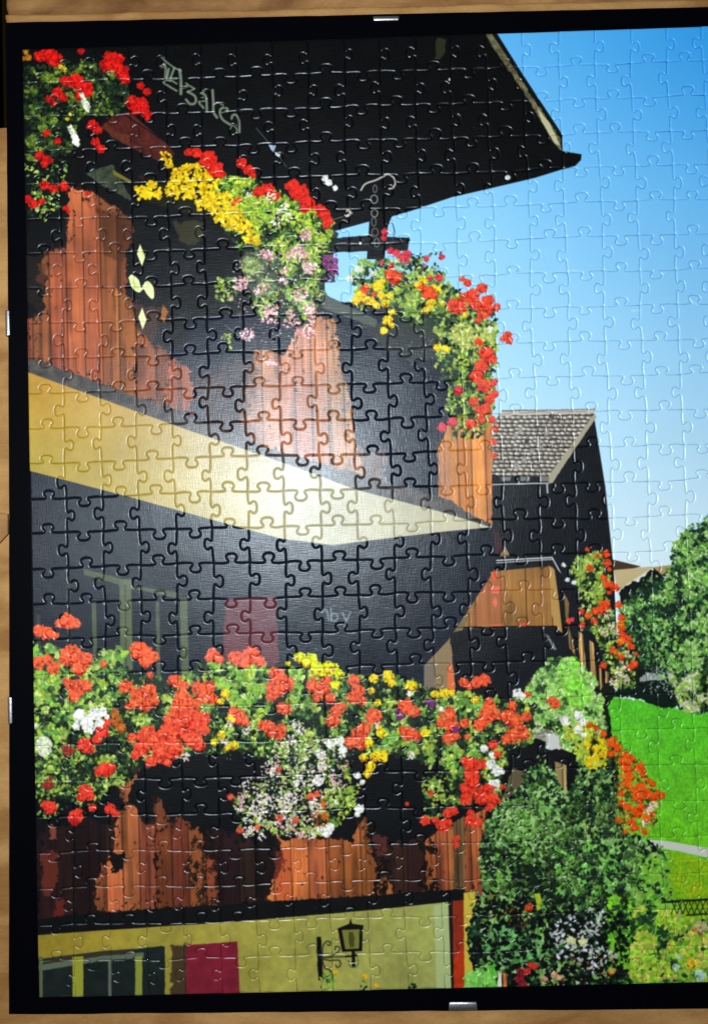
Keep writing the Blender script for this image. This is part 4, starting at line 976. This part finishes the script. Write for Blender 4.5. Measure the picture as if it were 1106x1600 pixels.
# ------------------------------------------------------------------ black backing board
TLx, TLy = plane_mm(9, 34.5, Z_BOARD); TRx, TRy = plane_mm(1106, 10, Z_BOARD)
BLx, BLy = plane_mm(13.5, 1586, Z_BOARD); BRx, BRy = plane_mm(1106, 1577, Z_BOARD)
kx = 722.0
def edge_top(x):
    s = (x - TLx) / (TRx - TLx)
    return x, TLy + s * (TRy - TLy)
def edge_bot(x):
    s = (x - BLx) / (BRx - BLx)
    return x, BLy + s * (BRy - BLy)
flap()
def board():
    pts = []
    for x in np.arange(TLx, kx, 6.0):
        pts.append((x, edge_top(x)[1] + .25 * nz(x, 0, 9, 30)))
    pts.append((kx, edge_top(kx)[1]))
    for x in np.arange(kx, BLx, -6.0):
        pts.append((x, edge_bot(x)[1] + .35 * nz(x, 50, 13, 31)))
    for s in np.linspace(0, 1, 60)[:-1]:
        y = BLy + s * (TLy - BLy)
        pts.append((BLx + s * (TLx - BLx) + .9 * math.sin(math.pi * s) + .2 * nz(0, y, 12, 32), y))
    n = len(pts)
    V = []
    cx, cy = kx / 2, -240
    def ring_(ins, z):
        for x, y in pts:
            V.append((x + (ins if x < cx else -ins) * min(1, abs(x - cx) / 300), y + (ins if y < cy else -ins) * min(1, abs(y - cy) / 200), z))
    ring_(.5, Z_BOARD); ring_(0, Z_BOARD - .5); ring_(0, Z_BASE + .02)
    Fc = [tuple(range(n))[::-1]]
    for r in range(2):
        Fc += [(r * n + i, r * n + (i + 1) % n, (r + 1) * n + (i + 1) % n, (r + 1) * n + i) for i in range(n)]
    Fc.append(tuple(range(2 * n, 3 * n)))
    o = link_mesh("backing_board", V, Fc, [M_BOARD])
    tag(o, "matt black backing board under the jigsaw puzzle, resting on cardboard", "board")
    return o
board()

# cardboard scraps showing at the left edge of the board
def scrap(name, pts, z0, th, label):
    X, Y = plane_mm([p[0] for p in pts], [p[1] for p in pts], z0)
    n = len(pts)
    V = [(X[i], Y[i], z0 + (.5 if i % 2 else 0)) for i in range(n)] + [(X[i], Y[i], z0 - th) for i in range(n)]
    Fc = [tuple(range(n))[::-1], tuple(range(n, 2 * n))] + [(i, (i + 1) % n, n + (i + 1) % n, n + i) for i in range(n)]
    o = link_mesh(name, V, Fc, [M_CARD_SHADED])
    tag(o, label, "cardboard")
scrap("cardboard_tab", [(-60, 798), (0, 801), (12.5, 803), (13.2, 834), (0, 848), (-60, 890)], Z_BASE + 1.4, 1.0, "small pointed cardboard tab sticking out flat under the left edge of the board")

# ------------------------------------------------------------------ the jigsaw puzzle
NC, NR = 38, 27
H_TAB = ["uduuduududdudududuud"[:20], "uudduuddudududududud", "ududuudduddududuuddu", "udduduuududuududdudu", "ududududuudduududuud",
         "ududdududuududuuddud", "duduudududdududduduu"[:20], "udduduudduduuudduduD".lower(), "duuduudduudududududd"[:20], "uduudduudduduududuu"+"d",
         "ududududuudududududu", "udduduudduduuduuuddu", "uduuduudduudduddudud", "ududduuduududududu"+"du", "dududuududududuududu"[:20],
         "uuduudduuudduudududu"[:20], "ududuudduddududududu", "duduudduddudduduududu"[:20], "udududduudududududud", "dududuududdududududu",
         "uddddduduududuudduud"[:20], "duududdudududuududdu", "dudduudduuddudududud"[:20], "dudduududuududududud", "duuduudduudduduududu"[:20], "uduuduudduduududududd"[:20]]
H_TAB[22] = "duduuddudduduudududu"; H_TAB[23] = "duduuududuududududud"; H_TAB[24] = "duuduudduudduududud" + "u"; H_TAB[25] = "udududuudududududu" + "du"
VA = "lrrlllllrrrlrlrrllr"; VB = "".join('r' if c == 'l' else 'l' for c in VA)
V_TAB = ["rlrlllllrrlrlrlrrrl", "lrllrrrrllrlrlrlllr", "llrrllllrrlrlrlrrrl", "rlllrrrrlrrlrlrlllr", "llrrlrlrrrlrlrlrrrl", "lrlllllrlrlrlrlrlll"[:18] + "r", "llrrlllrrrlrlrlrrrl",
         "rllrlrlrlrlrlrllrrl", "lrrlrlllrrllrlrrlll", "rllrlrrrlllrlrllrrl"] + [VA if r % 2 == 0 else VB for r in range(10, 27)]

gxs = np.zeros((NR + 1, NC + 1)); gys = np.zeros((NR + 1, NC + 1))
jr = np.random.default_rng(21)
for r in range(NR + 1):
    for c in range(NC + 1):
        gxs[r, c] = c * PW / NC + (0 if c in (0, NC) else jr.normal(0, .22) + .35 * math.sin(r * .9 + c * .2))
        gys[r, c] = -r * PH / NR + (0 if r in (0, NR) else jr.normal(0, .2) + .35 * math.sin(c * .8 + r * .3))

KN = [(0.355, .004), (.395, .018), (.405, .052), (.382, .092), (.352, .130), (.348, .175), (.372, .222), (.425, .250), (.5, .256)]
def knob_edge(a, b, sgn, rg):
    """points from a to b (a included, b not); the knob sticks out to the left of a->b when sgn > 0"""
    a = np.array(a); b = np.array(b); d = b - a; L = np.linalg.norm(d); u = d / L; nrm = np.array((-u[1], u[0])) * sgn
    sh = rg.normal(0, .025); kw = rg.uniform(.92, 1.1); kh = rg.uniform(.9, 1.08); tilt = rg.normal(0, .05); bow = rg.normal(0, .012)
    pts = []
    def add(t, h):
        pts.append(a + d * t + nrm * h * L)
    add(0, 0); add(.12, bow * .6 - .004); add(.25, bow - .004)
    for t, h in KN:
        add(.5 + sh + (t - .5) * kw + tilt * h, h * kh + bow * (1 - h * 4) * .8)
    for t, h in KN[-2::-1]:
        add(.5 + sh + (.5 - t) * kw + tilt * h, h * kh + bow * (1 - h * 4) * .8)
    add(.75, bow - .004); add(.88, bow * .6 - .004)
    return pts
def flat_edge(a, b):
    a = np.array(a); b = np.array(b)
    return [a + (b - a) * t for t in (0, .25, .5, .75)]
P = lambda r, c: (gxs[r, c], gys[r, c])
HE = {}; VE = {}
for r in range(NR + 1):
    for c in range(NC):
        if r in (0, NR):
            HE[r, c] = flat_edge(P(r, c), P(r, c + 1))
        else:
            k = H_TAB[r - 1][c] if c < 20 else ('u' if (c + r + (c * r) // 5) % 2 else 'd')
            HE[r, c] = knob_edge(P(r, c), P(r, c + 1), 1 if k == 'u' else -1, jr)      # left to right: up is left
for c in range(NC + 1):
    for r in range(NR):
        if c in (0, NC):
            VE[r, c] = flat_edge(P(r, c), P(r + 1, c))
        else:
            k = V_TAB[r][c - 1] if c < 20 else ('r' if (c + r) % 2 else 'l')
            VE[r, c] = knob_edge(P(r, c), P(r + 1, c), 1 if k == 'r' else -1, jr)      # downwards: right is left of travel
def outline(r, c):
    """counter-clockwise outline of piece (r, c)"""
    left = VE[r, c]; bottom = HE[r + 1, c]; right = VE[r, c + 1]; top = HE[r, c]
    o = list(left) + list(bottom)
    o += [np.array(P(r + 1, c + 1))] + right[:0:-1]
    o += [np.array(P(r, c + 1))] + top[:0:-1]
    return np.array(o)

RINGS = [(.90, 0.0), (.66, -.035), (.44, -.115), (.18, -.23), (.05, -.34), (.035, -.56)]
def piece_geom(r, c, rg):
    o = outline(r, c)
    if (r, c) == (NR - 1, 0) or (r, c) == (0, 0):
        pass
    nx = np.roll(o, -1, 0); pv = np.roll(o, 1, 0)
    e1 = o - pv; e2 = nx - o
    e1 /= np.linalg.norm(e1, axis=1)[:, None] + 1e-9; e2 /= np.linalg.norm(e2, axis=1)[:, None] + 1e-9
    n1 = np.stack([-e1[:, 1], e1[:, 0]], 1); n2 = np.stack([-e2[:, 1], e2[:, 0]], 1)   # inward for a CCW outline
    nn = n1 + n2; nn /= np.maximum(np.linalg.norm(nn, axis=1)[:, None], 1e-6)
    cs = np.clip((nn * n1).sum(1), .6, 1)[:, None]
    n = len(o)
    dz = rg.normal(0, .06); ta, tb = rg.normal(0, .0058), rg.normal(0, .0058)
    ctr = o.mean(0)
    V = []
    for ins, z in RINGS:
        p = o + nn * ins / cs
        zz = z + dz + (p[:, 0] - ctr[0]) * ta + (p[:, 1] - ctr[1]) * tb
        V += [(p[i, 0], p[i, 1], zz[i]) for i in range(n)]
    V += [(o[i, 0] + nn[i, 0] * .035, o[i, 1] + nn[i, 1] * .035, Z_BOARD + .03) for i in range(n)]
    Fc = [tuple(t) for t in tessellate_polygon([[Vector((v[0], v[1], 0)) for v in V[:n]]])]
    Fc = [f if np.cross(np.subtract(V[f[1]][:2], V[f[0]][:2]), np.subtract(V[f[2]][:2], V[f[0]][:2])) > 0 else f[::-1] for f in Fc]
    mi = [0] * len(Fc); sm = [False] * len(Fc)
    for k in range(len(RINGS)):
        for i in range(n):
            j = (i + 1) % n
            Fc.append(((k + 1) * n + i, (k + 1) * n + j, k * n + j, k * n + i)); mi.append(0 if k < len(RINGS) - 1 else 1); sm.append(k < len(RINGS) - 1)
    return V, Fc, mi, sm

puzzle = bpy.data.objects.new("jigsaw_puzzle", None)
COL.objects.link(puzzle)
puzzle.location = (0, 0, 0)
tag(puzzle, "assembled jigsaw puzzle picturing a chalet with flower balconies, on the black board", "jigsaw puzzle")

def add_uv(me):
    co = np.empty(len(me.vertices) * 3); me.vertices.foreach_get("co", co); co = co.reshape(-1, 3)
    li = np.empty(len(me.loops), int); me.loops.foreach_get("vertex_index", li)
    lay = me.uv_layers.new(name="print")
    uv = np.stack([co[li, 0] / MM / PW, 1 + co[li, 1] / MM / PH], 1)
    lay.data.foreach_set("uv", uv.ravel())

size = []
for r in range(NR):
    for c in range(NC):
        o = outline(r, c)
        x, y = photo_px(o[:, 0], o[:, 1])
        x = np.clip(x, 0, 1105)
        a = abs((x * np.roll(y, -1) - np.roll(x, -1) * y).sum()) / 2
        size.append((-a, r, c))
size.sort()
single = {(r, c) for a, r, c in size[:300]}
RV, RF, RM, RS = [], [], [], []
pg = np.random.default_rng(33)
for r in range(NR):
    for c in range(NC):
        V, Fc, mi, sm = piece_geom(r, c, pg)
        if (r, c) in single:
            o = link_mesh("puzzle_piece", V, Fc, [M_PRINT, M_CORE], puzzle, mi, sm)
            add_uv(o.data)
        else:
            k = len(RV)
            RV += V; RF += [tuple(i + k for i in f) for f in Fc]; RM += mi; RS += sm
o = link_mesh("puzzle_pieces", RV, RF, [M_PRINT, M_CORE], puzzle, RM, RS)
add_uv(o.data)
o["kind"] = "stuff"

# ------------------------------------------------------------------ spring clips of the frame
def clip(px, py, ang, length, lip, label):
    """bent metal channel: a lip over the board face, a round bend, the outer wall and a lip below"""
    X, Y = plane_mm(px, py, Z_BOARD)
    zt = Z_BOARD + .75; zb = Z_BASE - .35
    prof = [(lip, Z_BOARD + .10), (lip, Z_BOARD + .42), (lip * .75, zt - .05), (lip * .4, zt), (.1, zt - .05), (-.45, zt - .35), (-.75, zt - .9), (-.8, (zt + zb) / 2), (-.7, zb + .6), (-.3, zb + .1), (.3, zb),
            (.3, zb + .3), (-.1, zb + .5), (-.32, zb + .9), (-.35, Z_BOARD - .4), (-.3, Z_BOARD + .08)]
    n = len(prof)
    ts = [-.5, -.485, -.45, .45, .485, .5]
    V = []
    for t in ts:
        sc = {.5: .72, .485: .93}.get(abs(t), 1)
        for d, z in prof:
            V.append((t * length, -.35 + (d + .35) * sc if d > 0 else d, z - (0 if sc == 1 else (1 - sc) * .5)))
    Fc = []
    for k in range(len(ts) - 1):
        for i in range(n):
            j = (i + 1) % n
            Fc.append((k * n + i, k * n + j, (k + 1) * n + j, (k + 1) * n + i))
    Fc.append(tuple(range(n))[::-1]); Fc.append(tuple(range((len(ts) - 1) * n, len(ts) * n)))
    o = link_mesh("metal_clip", V, Fc, [M_METAL], smooth=[True] * len(Fc))
    o.location = (X * MM, Y * MM, 0); o.rotation_euler = (0, 0, ang)
    tag(o, label, "clip", "metal frame clips")
    return o
clip(603, 27.5, math.pi - .020, 13.2, 1.9, "silver metal clip on the upper board edge, beside the folded cardboard flap")
clip(11.0, 505, -math.pi / 2 + .006, 13.2, 1.8, "silver metal clip on the board's left edge, beside the orange balcony boards of the picture")
clip(14.8, 1110, -math.pi / 2, 13.4, 1.8, "silver metal clip on the board's left edge, beside the picture's white blossoms among red geraniums")
clip(723, 1576.5, -.010, 14.0, 3.6, "silver metal clip on the lower board edge, below the picture's orange post")
